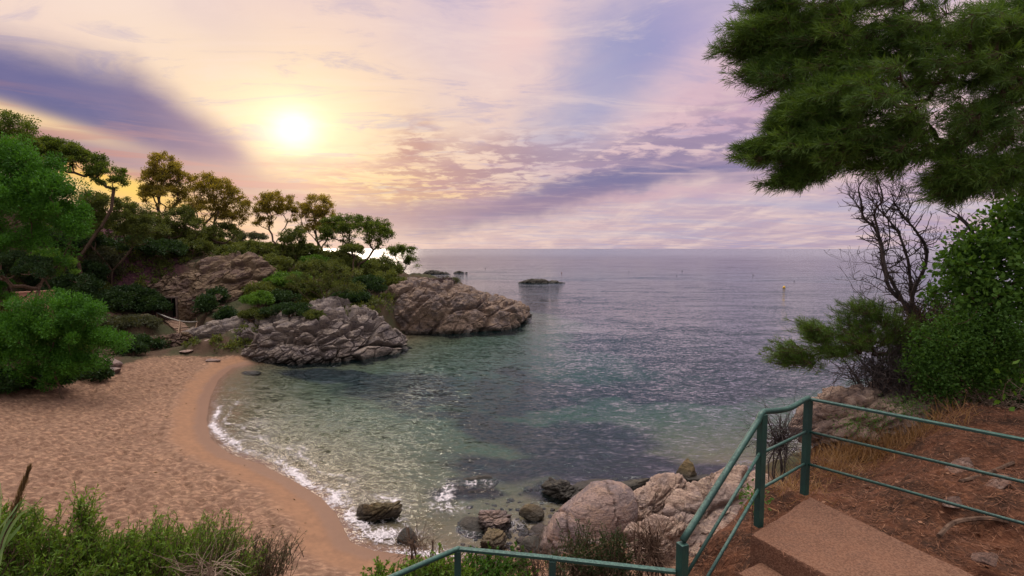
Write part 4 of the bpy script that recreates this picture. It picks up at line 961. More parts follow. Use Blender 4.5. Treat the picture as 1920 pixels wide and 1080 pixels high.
def shrub(name, cx, cy, rx, ry, label, leaf, seed, dep=None, npuff=16, nleaf=170, lsize=0.26, pr=0.7, group='shrubs covering the headland slope', deep=0.8, foot=0.7, lw=0.32, category='shrub', stem=None, flat=0.75):
    rs = np.random.RandomState(seed)
    rx, ry = rx * 1.25, ry * 1.25
    if dep is None:
        dep = hit(cx, cy + ry * foot) or 80
        dep = dep + 0.2
    s = dep / FPX; cen = P(cx, cy, dep); 
    g_ = gz(cen[0], cen[1]); base = np.array([cen[0], cen[1], min(cen[2] - ry * s * 0.9, g_ if g_ > 0 else 99)])
    e = empty(name, base, label, category, group)
    pr_ = min(pr, 0.75 * min(rx, ry * 1.3) * s)
    npf = int(npuff * max(0.6, min(2.5, (rx * ry * s * s) / (pr_ * pr_) / 4)))
    d = unit(rs.normal(size=(npf, 3))); d[:, 2] = np.abs(d[:, 2]) - 0.25; q = rs.uniform(0.35, 1, (npf, 1)) ** 0.5
    T = cen + d * q * np.array([max(0.05, rx * s - pr_ * 0.5), max(0.05, min(rx, ry * 1.8) * s * deep - pr_ * 0.3), max(0.05, ry * s - pr_ * flat * 0.5)])
    mb = MB(); skeleton(mb, rs, None, T, 0.09 + 0.02 * rx * s, 0.015, first=[base - [0, 0, 0.3], base, base + [0, 0, max(0.1, (cen[2] - base[2]) * 0.4)]], k=4); mb.build('stem', stem or B_twig, e)
    lb = LB(); puff(lb, rs, T, pr_ * rs.uniform(0.7, 1.2, (npf, 1)) * np.array([1, 1, flat]), nleaf, lsize, lw, 0.5, 0.4); lb.build('foliage', leaf, e)
    return e

GP = 'pine trees on the headland'
pine('pine_tree', (672, 492), 86, [(655, 428, 50, 20), (690, 438, 44, 24), (630, 436, 30, 22), (712, 446, 24, 20), (615, 448, 16, 12)], 'flat topped umbrella pine nearest the sea end of the tall pine row', L_pine, 1, npuff=150, pr=0.78, flat=0.45, tr=0.45, group=GP, nleaf=130, lsize=0.3)
pine('pine_tree', (604, 482), 92, [(598, 388, 33, 18), (580, 408, 26, 22), (612, 410, 20, 18), (600, 432, 30, 16)], 'tall twin trunked pine just left of the umbrella pine', L_gold, 2, npuff=110, tr=0.30, trunks=2, group=GP, pr=0.72, nleaf=120, lsize=0.3)
pine('pine_tree', (516, 478), 90, [(518, 382, 34, 18), (500, 398, 24, 18), (538, 400, 20, 16), (492, 420, 16, 10)], 'tall open pine standing alone against the glow below the sun', L_gold, 3, npuff=100, tr=0.30, group=GP, pr=0.7, nleaf=120, lsize=0.3)
pine('pine_tree', (384, 470), 86, [(382, 352, 30, 22), (410, 366, 34, 26), (440, 392, 28, 20), (385, 396, 40, 24), (430, 412, 36, 14)], 'broad brownish pine left of the gap in the tree line', L_gold, 4, npuff=190, tr=0.32, trunks=2, group=GP, pr=0.75, nleaf=120, lsize=0.3)
pine('pine_tree', (298, 430), 82, [(306, 312, 26, 20), (325, 336, 26, 22), (290, 340, 22, 20), (310, 366, 40, 22), (280, 366, 18, 14)], 'tallest ragged pine left of the broad brownish pine', L_gold, 5, npuff=170, tr=0.30, trunks=2, group=GP, pr=0.72, nleaf=120, lsize=0.3)
pine('pine_tree', (758, 512), 92, [(742, 472, 24, 12), (755, 480, 22, 12), (774, 492, 13, 9), (762, 468, 14, 7)], 'small wind bent pine at the sea end of the ridge', L_pine, 6, npuff=44, tr=0.18, group=GP, pr=0.7, nleaf=130, lsize=0.28)
pine('pine_tree', (150, 400), 62, [(110, 280, 40, 14), (155, 305, 46, 17), (200, 330, 32, 20), (222, 345, 15, 12), (75, 282, 34, 22), (130, 292, 40, 13), (60, 300, 40, 24), (100, 300, 50, 18)], 'leaning umbrella pine with bare limbs under its sloping roof of needles', L_pine, 7, npuff=190, pr=0.62, flat=0.5, tr=0.30, nleaf=170, lsize=0.26, group='pine trees on the left slope')
pine('pine_tree', (20, 420), 58, [(20, 255, 44, 34), (-20, 250, 40, 34), (50, 280, 24, 22), (10, 310, 50, 30)], 'dark round pine highest at the left edge', L_dark if False else L_pine, 8, npuff=90, pr=0.8, tr=0.3, nleaf=220, lsize=0.24, group='pine trees on the left slope')
pine('pine_tree', (30, 560), 44, [(30, 300, 44, 26), (60, 345, 64, 44), (20, 380, 70, 60), (95, 390, 56, 46), (130, 420, 30, 24), (60, 435, 80, 30), (-50, 380, 60, 90), (0, 330, 60, 50), (110, 440, 46, 30), (40, 470, 90, 26), (70, 310, 36, 22), (50, 400, 100, 60), (20, 350, 60, 50), (80, 360, 60, 40)], 'big bright green domed pine filling the left edge below the dark one', L_bright, 9, npuff=150, pr=0.85, flat=0.8, tr=0.25, nleaf=430, lsize=0.26, shell=0.4, lw=0.2, group='bright green pines on the left')
pine('pine_tree', (120, 700), 38, [(105, 596, 80, 38), (140, 580, 42, 22), (30, 618, 54, 30), (60, 640, 70, 40), (180, 648, 54, 28), (215, 650, 30, 20), (150, 690, 60, 22), (20, 680, 50, 40), (90, 690, 60, 30), (60, 710, 60, 18), (120, 640, 70, 40), (10, 600, 36, 18), (-40, 660, 60, 60), (50, 635, 86, 38), (60, 680, 90, 36)], 'low spreading bright green pine over the back of the beach', L_bright, 10, npuff=190, pr=0.72, flat=0.75, tr=0.16, nleaf=420, lsize=0.22, shell=0.4, lw=0.2, group='bright green pines on the left')
pine('pine_tree', (8, 600), 42, [(4, 548, 20, 20), (-24, 555, 26, 26)], 'small bright pine top behind the low spreading pine', L_bright, 11, npuff=22, pr=0.5, tr=0.12, nleaf=380, lsize=0.17, group='bright green pines on the left')
pine('pine_tree', (85, 540), 56, [(85, 492, 50, 18), (110, 500, 30, 14), (50, 500, 30, 12), (95, 478, 24, 9)], 'flat bright pine crown over dark shade between the two big bright pines', L_lime, 12, npuff=60, pr=0.62, tr=0.16, nleaf=260, lsize=0.22, flat=0.5, group='pine trees on the left slope')
pine('pine_tree', (598, 588), 64, [(596, 510, 34, 16), (560, 525, 24, 14), (636, 520, 36, 24), (600, 545, 26, 14), (650, 545, 26, 14), (575, 498, 18, 12)], 'slender leaning pine rooted on top of the grey slabs', L_mid, 13, npuff=62, pr=0.62, tr=0.15, trunks=2, nleaf=150, lsize=0.22, group=GP)
pine('pine_tree', (205, 520), 66, [(205, 395, 40, 26), (245, 410, 34, 26), (170, 400, 30, 30), (215, 430, 60, 26), (265, 436, 40, 20)], 'wide dull green pine behind the big bright dome', L_mid, 14, npuff=150, pr=0.75, tr=0.25, nleaf=200, lsize=0.26, group='pine trees on the left slope')
pine('pine_tree', (330, 480), 78, [(320, 420, 46, 20), (350, 430, 36, 18), (290, 425, 30, 18), (345, 405, 20, 14)], 'low dull green pine under the tallest ragged pine', L_mid, 15, npuff=80, pr=0.8, tr=0.22, nleaf=180, lsize=0.28, group='pine trees on the left slope')
pine('pine_tree', (548, 520), 84, [(548, 458, 24, 22), (560, 440, 14, 12), (535, 480, 24, 18)], 'short bushy pine between the trunks of the tall pines', L_mid, 16, npuff=42, pr=0.8, tr=0.2, nleaf=170, group=GP)
for i_, (cx, cy, dd_, lb_) in enumerate([(-190, 330, 58, 'first tall pine beyond the left edge'), (-330, 380, 62, 'second pine beyond the left edge, wide crown'), (-120, 470, 50, 'small pine just beyond the left edge'), (-520, 400, 64, 'third pine far beyond the left edge'), (-420, 520, 52, 'low pine far beyond the left edge')]):
    pine('pine_tree', (cx, cy + 130), dd_, [(cx, cy, 60, 34), (cx + 40, cy + 24, 44, 24), (cx - 44, cy + 18, 44, 26), (cx, cy + 50, 60, 24)], lb_, L_pine, 700 + i_, npuff=60, pr=0.8, tr=0.25, nleaf=160, group='pine trees on the left slope')
SH = [
 (715, 505, 36, 26, L_mid, 'dark green bush below the small wind bent pine'), (728, 530, 30, 24, L_mid, 'green bush hanging over the start of the whaleback rock'), (690, 540, 34, 26, L_dark, 'dark bush in the notch between the two rock masses'),
 (640, 490, 34, 18, L_mid, 'bush at the foot of the umbrella pine'), (590, 492, 26, 14, L_lime, 'yellow green bush at the foot of the twin trunked pine'), (660, 470, 20, 14, L_mid, 'small green bush touching the umbrella pine trunk'),
 (480, 470, 34, 22, L_mid, 'dull bush left of the lone open pine'), (440, 480, 34, 24, L_mid, 'round olive bush on the ridge above the cliff'), (505, 500, 44, 26, L_mid, 'wide olive bush in the middle of the slope'), (455, 520, 34, 24, L_dark, 'dark bush right of the ochre cliff'),
 (540, 530, 40, 22, L_lime, 'bright yellow green bush in the middle of the slope'), (495, 545, 32, 18, L_mid, 'dull green bush under the wide olive one'), (660, 560, 34, 18, L_dark, 'dark low bush over the back of the grey slabs'), (620, 500, 40, 20, L_mid, 'dull bush behind the slender leaning pine'),
 (400, 500, 26, 14, L_olive, 'grey green bush on the edge of the cliff'), (360, 465, 40, 18, L_mid, 'dull bush on the skyline above the cliff'), (300, 470, 44, 22, L_dark, 'dark bush above the purple bank'), (245, 465, 50, 26, L_dark, 'dark bush left above the purple bank'),
 (200, 500, 26, 40, L_olive, 'upright olive bush left of the purple bank'), (160, 520, 34, 34, L_dark, 'dark bush left of the upright olive bush'), (240, 555, 52, 24, L_dark, 'blackish green bush left of the doorway'), (280, 575, 30, 22, L_dark, 'blackish green bush touching the doorway'), (210, 570, 34, 26, L_dark, 'blackish bush behind the low spreading pine'),
 (250, 605, 44, 12, L_olive, 'grey olive hedge below the dark bushes'), (205, 610, 30, 16, L_olive, 'grey olive bush right of the low spreading pine'), (275, 645, 30, 16, L_dark, 'dark low bush on the bank left of the steps'), (250, 655, 22, 12, L_dark, 'small dark bush at the sand edge'),
 (385, 575, 18, 26, L_dark, 'dark shaggy bush right of the doorway'), (405, 560, 24, 20, L_dark, 'dark bush under the right end of the cliff'), (425, 590, 18, 16, L_dark, 'dark small bush at the head of the grey slabs'), (345, 445, 36, 20, L_mid, 'green bush behind the doorway hilltop'),
 (420, 440, 40, 24, L_mid, 'bush under the broad brownish pine'), (570, 470, 30, 16, L_mid, 'bush in front of the twin trunks'), (120, 560, 50, 30, L_dark, 'shaded dark shrub above the terracotta wall'), (60, 450, 80, 30, L_dark, 'dark shrub behind the bright dome'), (150, 455, 50, 24, L_dark, 'dark shrub right of the bright dome'),
 (100, 530, 70, 26, L_dark, 'shaded dark shrub under the flat bright crown'), (20, 500, 50, 30, L_dark, 'dark shrub at the left edge below the dome'),
 (60, 708, 80, 20, L_dark, 'dark bush in the shade under the low spreading pine'), (160, 700, 44, 14, L_dark, 'dark bush under the right side of the low spreading pine'), (-20, 715, 60, 24, L_dark, 'dark bush at the back left corner of the beach'),
 (470, 445, 26, 14, L_olive, 'grey twiggy bush in the gap between the tall pines'), (690, 500, 24, 16, L_lime, 'fresh green bush right of the umbrella pine foot'), (575, 540, 30, 18, L_mid, 'dull bush left of the slender leaning pine'), (530, 560, 34, 14, L_dark, 'dark low bush along the top of the grey slabs'),
]
rs = np.random.RandomState(99); n = 15000
ux = rs.uniform(-120, -8, n); uy = rs.uniform(30, 115, n); uz, ud, uh = ground(ux, uy)
pp_ = np.stack([ux, uy, uz], 1); k_ = (uh > 0.7) & (ud > 1.5) & (vnoise(pp_ * 0.22, 3) > -0.55) & ~((ux > -47) & (ux < -30.5) & (uy > 55) & (uy < 79)) & ~((ux > -42) & (ux < -36) & (uy < 66)) & ~((ux > -20) & (uy > 74)) 
pp_ = pp_[k_]; rr_ = rs.uniform(0.45, 1.15, (len(pp_), 1)) * (0.75 + 0.5 * vnoise(pp_ * 0.3, 8)[:, None])
lb = LB(); puff(lb, rs, pp_ + [0, 0, 0.25], rr_ * np.array([1, 1, 0.8]), 46, 0.30, 0.32, 0.6, 0.5)
o = lb.build('undergrowth', L_mid); o['kind'] = 'stuff'; o['label'] = 'low dense scrub covering the headland slopes under the pines'
for i, (cx, cy, rx, ry, lm, lab) in enumerate(SH):
    shrub('shrub', cx, cy, rx, ry, lab, lm, 200 + i)
GS = 'shrubs on the grey rock slabs'
shrub('shrub', 483, 562, 26, 16, 'bright yellow green pine bush at the left end of the slabs', L_lime, 301, dep=60, nleaf=220, lsize=0.18, pr=0.5, group=GS)
shrub('shrub', 478, 590, 22, 12, 'low green bush drooping over the left of the slabs', L_mid, 302, dep=58.5, nleaf=220, lsize=0.18, pr=0.5, group=GS)
shrub('shrub', 545, 582, 48, 15, 'long blackish green bush lying on the slabs', L_dark, 303, dep=58.5, nleaf=240, lsize=0.18, pr=0.55, group=GS)
shrub('shrub', 590, 592, 16, 10, 'small green bush at the right end of the blackish one', L_mid, 304, dep=56.5, nleaf=220, lsize=0.16, pr=0.4, group=GS)
shrub('shrub', 640, 575, 20, 9, 'small yellowish bush behind the crest of the slabs', L_mid, 305, dep=66, nleaf=160, lsize=0.2, pr=0.5, group=GS)
shrub('shrub', 25, 505, 66, 34, 'deep green shrub directly under the big bright dome', L_dark, 320, dep=42, nleaf=300, lsize=0.16, pr=0.5, group='shrubs covering the headland slope')
shrub('heath_bush', 818, 534, 34, 15, 'purplish twiggy heath bush on top of the whaleback rock', L_purple, 310, dep=80, nleaf=110, lsize=0.30, pr=0.6, lw=0.10, group='heath bushes')
shrub('heath_bush', 845, 527, 14, 9, 'small olive heath bush right of the purplish one', L_olive, 311, dep=84, nleaf=110, lsize=0.25, pr=0.5, lw=0.15, group='heath bushes')

# ------------------------------------------------------------ near pine overhead on the right
def tufts(lb, rs, tips, dirs, n, length, width, spread=0.75, tone=None):
    N = len(tips); T = np.repeat(tips, n, 0); D_ = np.repeat(unit(dirs), n, 0)
    a = unit(D_ + rs.normal(size=(N * n, 3)) * spread); back_ = rs.uniform(-0.09, 0.02, (N * n, 1))
    T = T + D_ * back_
    b = unit(np.cross(a, rs.normal(size=(N * n, 3)))); L = length * rs.uniform(0.7, 1.2, (N * n, 1))
    tn = np.repeat(rs.uniform(0, 1, N) if tone is None else tone, n) * 0.7 + rs.uniform(0, 0.3, N * n)
    lb.add(T, a * L, b * width, tn)
def needle_tree(name, first, crowns, label, seed, leaf, r0, clusters_per=1.0, per=20, needles=22, nl=0.115, nw=0.0032, spread=0.24, group=None, bias=(-0.6, 0, 0.1), cat='tree', droop=0.10):
    rs = np.random.RandomState(seed); e = empty(name, first[0], label, cat, group)
    T = []; 
    for cx, cy, rx, ry, dep, n in crowns:
        s = dep / FPX; n = max(3, int(n * clusters_per)); d = unit(rs.normal(size=(n, 3))) * rs.uniform(0.1, 1, (n, 1)) ** 0.45
        T.append(P(cx, cy, dep) + d * np.array([rx * s, max(rx, ry) * s * 0.8, ry * s]))
    T = np.concatenate(T); mb = MB()
    nodes = skeleton(mb, rs, None, T, r0, 0.006, first=first, k=5, droop=droop, wob=0.05, hpen=0.1)
    # each cluster: a spray of twigs ending in needle tufts
    N = len(T); A = np.array(nodes[:len(first)]).mean(0)
    out = unit(T - np.array(first)[-1] + 1e-6) + np.array(bias)
    tips = np.repeat(T, per, 0) + (unit(rs.normal(size=(N * per, 3))) * rs.uniform(0.2, 1, (N * per, 1)) ** 0.5) * spread * np.array([1.1, 0.9, 0.6]) + np.repeat(unit(out), per, 0) * rs.uniform(-0.05, 0.30, (N * per, 1))
    src = np.repeat(T, per, 0); dirs = unit(tips - src) + unit(np.repeat(out, per, 0)) * 0.8 + [0, 0, 0.25]
    for i in range(0, len(tips), 1):
        mid_ = (src[i] + tips[i]) / 2 + [0, 0, -0.02]; mb.tube([src[i], mid_, tips[i]], [0.0045, 0.0035, 0.003], 3, False)
    mb.build('branches', B_pine, e)
    lb = LB(); tn = np.repeat(rs.uniform(0, 1, N), per) * 0.7 + rs.uniform(0, 0.3, N * per)
    tufts(lb, rs, tips, dirs, needles, nl, nw, 0.62, tn); lb.build('needles', leaf, e)
    return e
near_cr = [(1385, 75, 42, 34, 7.5, 16), (1440, 70, 50, 60, 7.6, 26), (1425, 140, 50, 28, 7.4, 16), (1500, 30, 90, 60, 7.6, 36), (1540, 110, 80, 60, 7.4, 32), (1640, 60, 110, 90, 7.4, 48), (1430, 5, 40, 24, 7.7, 12),
           (1470, 225, 40, 26, 7.0, 16), (1530, 200, 70, 44, 7.0, 40), (1420, 278, 34, 20, 7.0, 14), (1480, 275, 60, 36, 6.9, 30), (1560, 270, 70, 46, 6.8, 40), (1465, 328, 34, 11, 6.9, 12), (1530, 312, 36, 12, 6.9, 8),
           (1640, 200, 90, 80, 6.8, 32), (1650, 290, 70, 30, 6.9, 18), (1760, 90, 110, 100, 7.0, 46), (1880, 70, 100, 90, 7.2, 34), (1760, 240, 80, 60, 6.8, 18), (1870, 170, 80, 60, 7.0, 20), (1860, 250, 80, 50, 6.9, 16), (1900, 30, 80, 50, 7.4, 24),
           (1810, 315, 46, 24, 6.8, 22), (1870, 325, 50, 26, 6.8, 22), (1800, 345, 34, 12, 6.8, 12), (1960, 150, 70, 200, 7.2, 30), (1960, 300, 50, 50, 6.9, 16)]
near_cr = [(c_[0] + (32 if c_[0] < 1500 else 14 if c_[0] < 1560 else 0),) + c_[1:] for c_ in near_cr]
tb = np.array([9.6, 8.2, gz(9.6, 8.2) - 0.4])
npn = needle_tree('overhanging_pine', spline([tb, tb + [0.3, 0.1, 2.2], tb + [0.2, -0.2, 4.2], tb + [-0.7, -0.5, 6.0], tb + [-1.5, -0.8, 7.2]], 14), near_cr,
            'dark overhanging pine boughs filling the upper right corner', 401, L_near, 0.10, per=20, needles=22, spread=0.19, nl=0.14, nw=0.0034)
# ------------------------------------------------------------ dead tree and shrubs on the right
def deadtree(name, curves, label, seed, ntwig, cat='dead tree', dep=8.4, tw=(0.12, 0.5), group=None, root=None, mat=None, lean=(-0.3, 0, 0.6), r=1.0, levels=2):
    rs = np.random.RandomState(seed); base = root if root is not None else P(*curves[0][0][0], dep)
    e = empty(name, base, label, cat, group); mb = MB(); pool = []
    for pts, r0, r1, dz in curves:
        n = len(pts); q = np.array([P(p[0], p[1], dep + dz * (i / (n - 1)) + 0.05 * math.sin(i * 2.1 + seed)) for i, p in enumerate(pts)])
        q = spline(q, n * 5); q += np.stack([fbm(q * 5 + k * 9, 3, seed + k) for k in range(3)], 1) * 0.02
        rr = np.linspace(r0, r1, len(q)) * (1 + 0.12 * fbm(q * 14, 2, seed)); mb.tube(q, rr * r, 6, True)
        for i in range(2, len(q)): pool.append((q[i], unit(q[i] - q[i - 1]), rr[i]))
    for lev in range(levels):
        new = []
        for k in range(ntwig * (1 if lev == 0 else 2)):
            p, t, r_ = pool[rs.randint(len(pool))]
            d = unit(rs.normal(size=3) * [1, 0.8, 0.8] + t * 0.5 + np.array(lean) * 0.7); L = rs.uniform(*tw) * (1.0 if lev == 0 else 0.5)
            n = 6; q = [p]; dd = d
            for i in range(n): dd = unit(dd + rs.normal(size=3) * 0.22 + [0, 0, 0.06]); q.append(q[-1] + dd * L / n)
            ra = min(r_ * 0.6, 0.013 if lev == 0 else 0.008); mb.tube(q, np.linspace(ra, 0.0035, n + 1) * r, 4, False)
            for i in range(1, n): new.append((q[i], unit(q[i] - q[i - 1]), ra))
        pool = new if lev == 0 else pool
    mb.build('branches', mat or B_dead, e); return e
dt = [([(1735, 640), (1722, 600), (1700, 570), (1672, 545), (1655, 500), (1654, 460), (1640, 425), (1618, 408), (1614, 375), (1610, 350), (1625, 330)], 0.045, 0.008, 0.1),
      ([(1726, 610), (1700, 575), (1680, 540), (1662, 505), (1650, 450), (1640, 400), (1655, 372), (1642, 330), (1640, 318)], 0.04, 0.006, -0.3),
      ([(1740, 625), (1715, 585), (1708, 535), (1700, 480), (1685, 440), (1660, 405), (1640, 385), (1625, 370)], 0.04, 0.008, 0.25),
      ([(1745, 640), (1715, 590), (1712, 550), (1728, 515), (1738, 485), (1733, 455), (1715, 430), (1695, 405), (1680, 385), (1670, 360)], 0.045, 0.008, -0.1),
      ([(1668, 502), (1690, 490), (1715, 475), (1728, 465)], 0.014, 0.010, 0.0),
      ([(1655, 405), (1672, 385), (1684, 370), (1688, 352)], 0.014, 0.005, -0.2), ([(1700, 408), (1706, 390), (1704, 372), (1694, 352)], 0.012, 0.004, 0.1),
      ([(1616, 400), (1604, 380), (1590, 365), (1576, 360)], 0.010, 0.003, 0.1), ([(1645, 330), (1645, 350), (1650, 380), (1655, 400)], 0.010, 0.012, 0.0),
      ([(1690, 580), (1655, 575), (1630, 560), (1612, 552)], 0.012, 0.004, -0.1), ([(1654, 545), (1630, 530), (1600, 525)], 0.008, 0.003, 0.1), ([(1690, 520), (1660, 500), (1630, 495), (1585, 490)], 0.008, 0.002, 0.1),
      ([(1735, 455), (1752, 448), (1770, 450)], 0.008, 0.003, 0.0), ([(1665, 410), (1668, 440), (1664, 470), (1655, 480)], 0.012, 0.008, 0.0)]
rt = np.array(P(1735, 640, 8.4)); rt[2] = gz(rt[0], rt[1])
deadtree('dead_tree', dt, 'bare dead tree with many twisted grey limbs in front of the sea', 501, 420, root=rt, tw=(0.10, 0.42), r=0.85)
deadtree('dead_branch', [([(1880, 520), (1850, 460), (1830, 440), (1810, 420), (1795, 405)], 0.03, 0.010, 0.0), ([(1820, 430), (1800, 412), (1775, 400), (1752, 392)], 0.012, 0.003, 0.1), ([(1815, 420), (1790, 398), (1768, 385)], 0.012, 0.003, -0.1),
         ([(1835, 445), (1800, 436), (1795, 460), (1793, 480)], 0.014, 0.008, 0.0), ([(1825, 432), (1840, 420), (1828, 425)], 0.006, 0.004, 0)], 'short bare pale branch poking out of the leafy bush', 502, 26, dep=7.8, tw=(0.06, 0.25), cat='branch')
def twigbush(name, cx, cy, rx, ry, dep, n, label, seed, mat, L=(0.3, 0.8), up=0.3, thick=0.005, group=None):
    rs = np.random.RandomState(seed); s = dep / FPX; cen = P(cx, cy, dep); g_ = max(gz(cen[0], cen[1]) - 0.05, cen[2] - 4); base = np.array([cen[0], cen[1], min(g_, cen[2])])
    e = empty(name, base, label, 'shrub', group); mb = MB(); rad = np.array([rx * s, rx * s * 0.8, ry * s])
    for k in range(n):
        p = cen + unit(rs.normal(size=3)) * rs.uniform(0.0, 0.9) * rad - [0, 0, ry * s * 0.3]; d = unit(rs.normal(size=3) + [0, 0, up]); q = [p]; l = rs.uniform(*L)
        for i in range(6): d = unit(d + rs.normal(size=3) * 0.28); q.append(q[-1] + d * l / 6)
        mb.tube(q, np.linspace(thick, thick * 0.35, 7), 3, False)
    for k in range(max(4, n // 25)):
        p = cen + rs.normal(size=3) * rad * 0.4; mb.tube(spline([base + rs.normal(size=3) * 0.08 - [0, 0, .1], (base + p) / 2 + rs.normal(size=3) * 0.1, p], 6), 0.010, 4, False)
    mb.build('twigs', mat, e); return e
twigbush('twig_thicket', 1650, 690, 90, 30, 8.0, 460, 'tangle of fine dark twigs below the low pine branch', 511, B_dead, group='tangled twig bushes')
twigbush('twig_thicket', 1730, 600, 50, 36, 8.2, 300, 'tangle of brown twigs round the foot of the dead tree', 512, B_twig, group='tangled twig bushes')
twigbush('twig_thicket', 1465, 815, 34, 40, 7.2, 200, 'thin see through twigs hanging left of the railing corner', 513, B_dead, group='tangled twig bushes')
twigbush('twig_thicket', 1700, 640, 60, 50, 8.3, 320, 'tangle of grey twigs between dead tree and leafy bush', 514, B_dead, group='tangled twig bushes')
twigbush('twig_thicket', 1860, 740, 90, 60, 7.4, 160, 'pale bare stems arching under the leafy bush', 515, B_pale, L=(0.3, 0.9), thick=0.006, group='tangled twig bushes')
pb = P(1735, 650, 8.3); pb[2] = gz(pb[0], pb[1]) - 0.1
needle_tree('low_pine', spline([pb, P(1725, 640, 8.3), P(1690, 660, 8.2), P(1640, 665, 8.1)], 8), [(1530, 660, 60, 22, 7.9, 20), (1580, 640, 60, 26, 8.0, 26), (1640, 620, 50, 34, 8.1, 24), (1500, 675, 30, 14, 7.9, 8), (1620, 590, 40, 18, 8.1, 10), (1530, 620, 26, 12, 7.9, 6), (1660, 650, 50, 30, 8.2, 16)],
            'low green pine branch drooping over the sea below the dead tree', 521, L_near, 0.035, per=15, needles=20, nl=0.09, nw=0.003, spread=0.2, cat='small pine')
def leafbush(name, ells, label, seed, leaf, size, width, n, dep=7.6, group=None, cat='bush', twigs=60, shell=0.5, root=None, tmat=None, jit=1.0, up=0.1):
    rs = np.random.RandomState(seed); cs = np.array([P(e_[0], e_[1], e_[4] if len(e_) > 4 else dep) for e_ in ells]); c = cs.mean(0); g_ = gz(c[0], c[1])
    base = root if root is not None else np.array([c[0], c[1], min(g_, c[2])]); e = empty(name, base, label, cat, group)
    area = np.array([e_[2] * e_[3] for e_ in ells], float); lb = LB(); T = []
    for e_, cc, ar in zip(ells, cs, area):
        s = (e_[4] if len(e_) > 4 else dep) / FPX; rad = np.array([e_[2] * s, min(e_[2], 1.2 * e_[3]) * s * 0.8, e_[3] * s])
        k = max(2, int(n * ar / area.sum() / 30)); d = unit(rs.normal(size=(k, 3))); q = cc + d * rad * rs.uniform(0.25, 1.25, (k, 1)) ** 0.8
        puff(lb, rs, q, np.full((k, 3), 0.11 + 0.10 * rs.uniform(size=(k, 1))), min(30, max(4, n // 6)), size, width, 0.6, up, jit=jit); T.append(q)
    T = np.concatenate(T); rs.shuffle(T); mb = MB(); skeleton(mb, rs, None, T[:twigs], 0.03 if n > 2000 else 0.005, 0.004 if n > 2000 else 0.002, first=[base - [0, 0, 0.2], base + [0, 0, 0.02], base + (c - base) * 0.4], k=4); mb.build('stems', tmat or B_twig, e)
    lb.build('leaves', leaf, e); return e
leafbush('climber_bush', [(1890, 400, 44, 40), (1870, 470, 70, 60), (1900, 540, 80, 70), (1840, 480, 50, 44), (1800, 500, 40, 26), (1850, 560, 70, 50), (1930, 420, 40, 60), (1780, 540, 34, 26, 8.0)], 'tall leafy bush with broad bright leaves at the right edge', 531, L_ivy, 0.085, 0.30, 9500)
leafbush('evergreen_bush', [(1830, 620, 70, 40), (1880, 640, 70, 50), (1770, 640, 50, 40), (1800, 680, 70, 40), (1850, 700, 60, 36), (1740, 690, 34, 36), (1760, 720, 40, 30)], 'fine leaved green bush in the middle of the right bank', 532, L_fine, 0.045, 0.30, 22000, dep=7.3)
leafbush('shade_bush', [(1900, 680, 70, 60, 8.2), (1870, 740, 80, 50, 8.0), (1920, 760, 60, 60, 8.0), (1830, 640, 110, 70, 8.6), (1760, 600, 60, 60, 8.8), (1700, 700, 50, 40, 8.4)], 'shaded dark bush behind the fine leaved one', 533, L_dark, 0.06, 0.35, 16000, dep=8.2)
leafbush('bank_weed', [(1890, 715, 16, 9), (1885, 760, 22, 14)], 'few large fresh green heart shaped leaves under the bush', 534, L_lime, 0.085, 0.42, 24, dep=6.2, cat='plant', twigs=4, jit=0.5, up=-0.8)
leafbush('bank_weed', [(1640, 790, 30, 18), (1690, 760, 40, 20), (1600, 800, 20, 14)], 'thin green weeds on the bank above the middle rail', 535, L_fine, 0.04, 0.14, 1100, dep=6.9, cat='plant', twigs=16)
leafbush('rail_weed', [(1412, 930, 14, 16)], 'small green sprig beside the post at the landing corner', 536, L_fine, 0.05, 0.25, 160, dep=5.4, cat='plant', twigs=6)

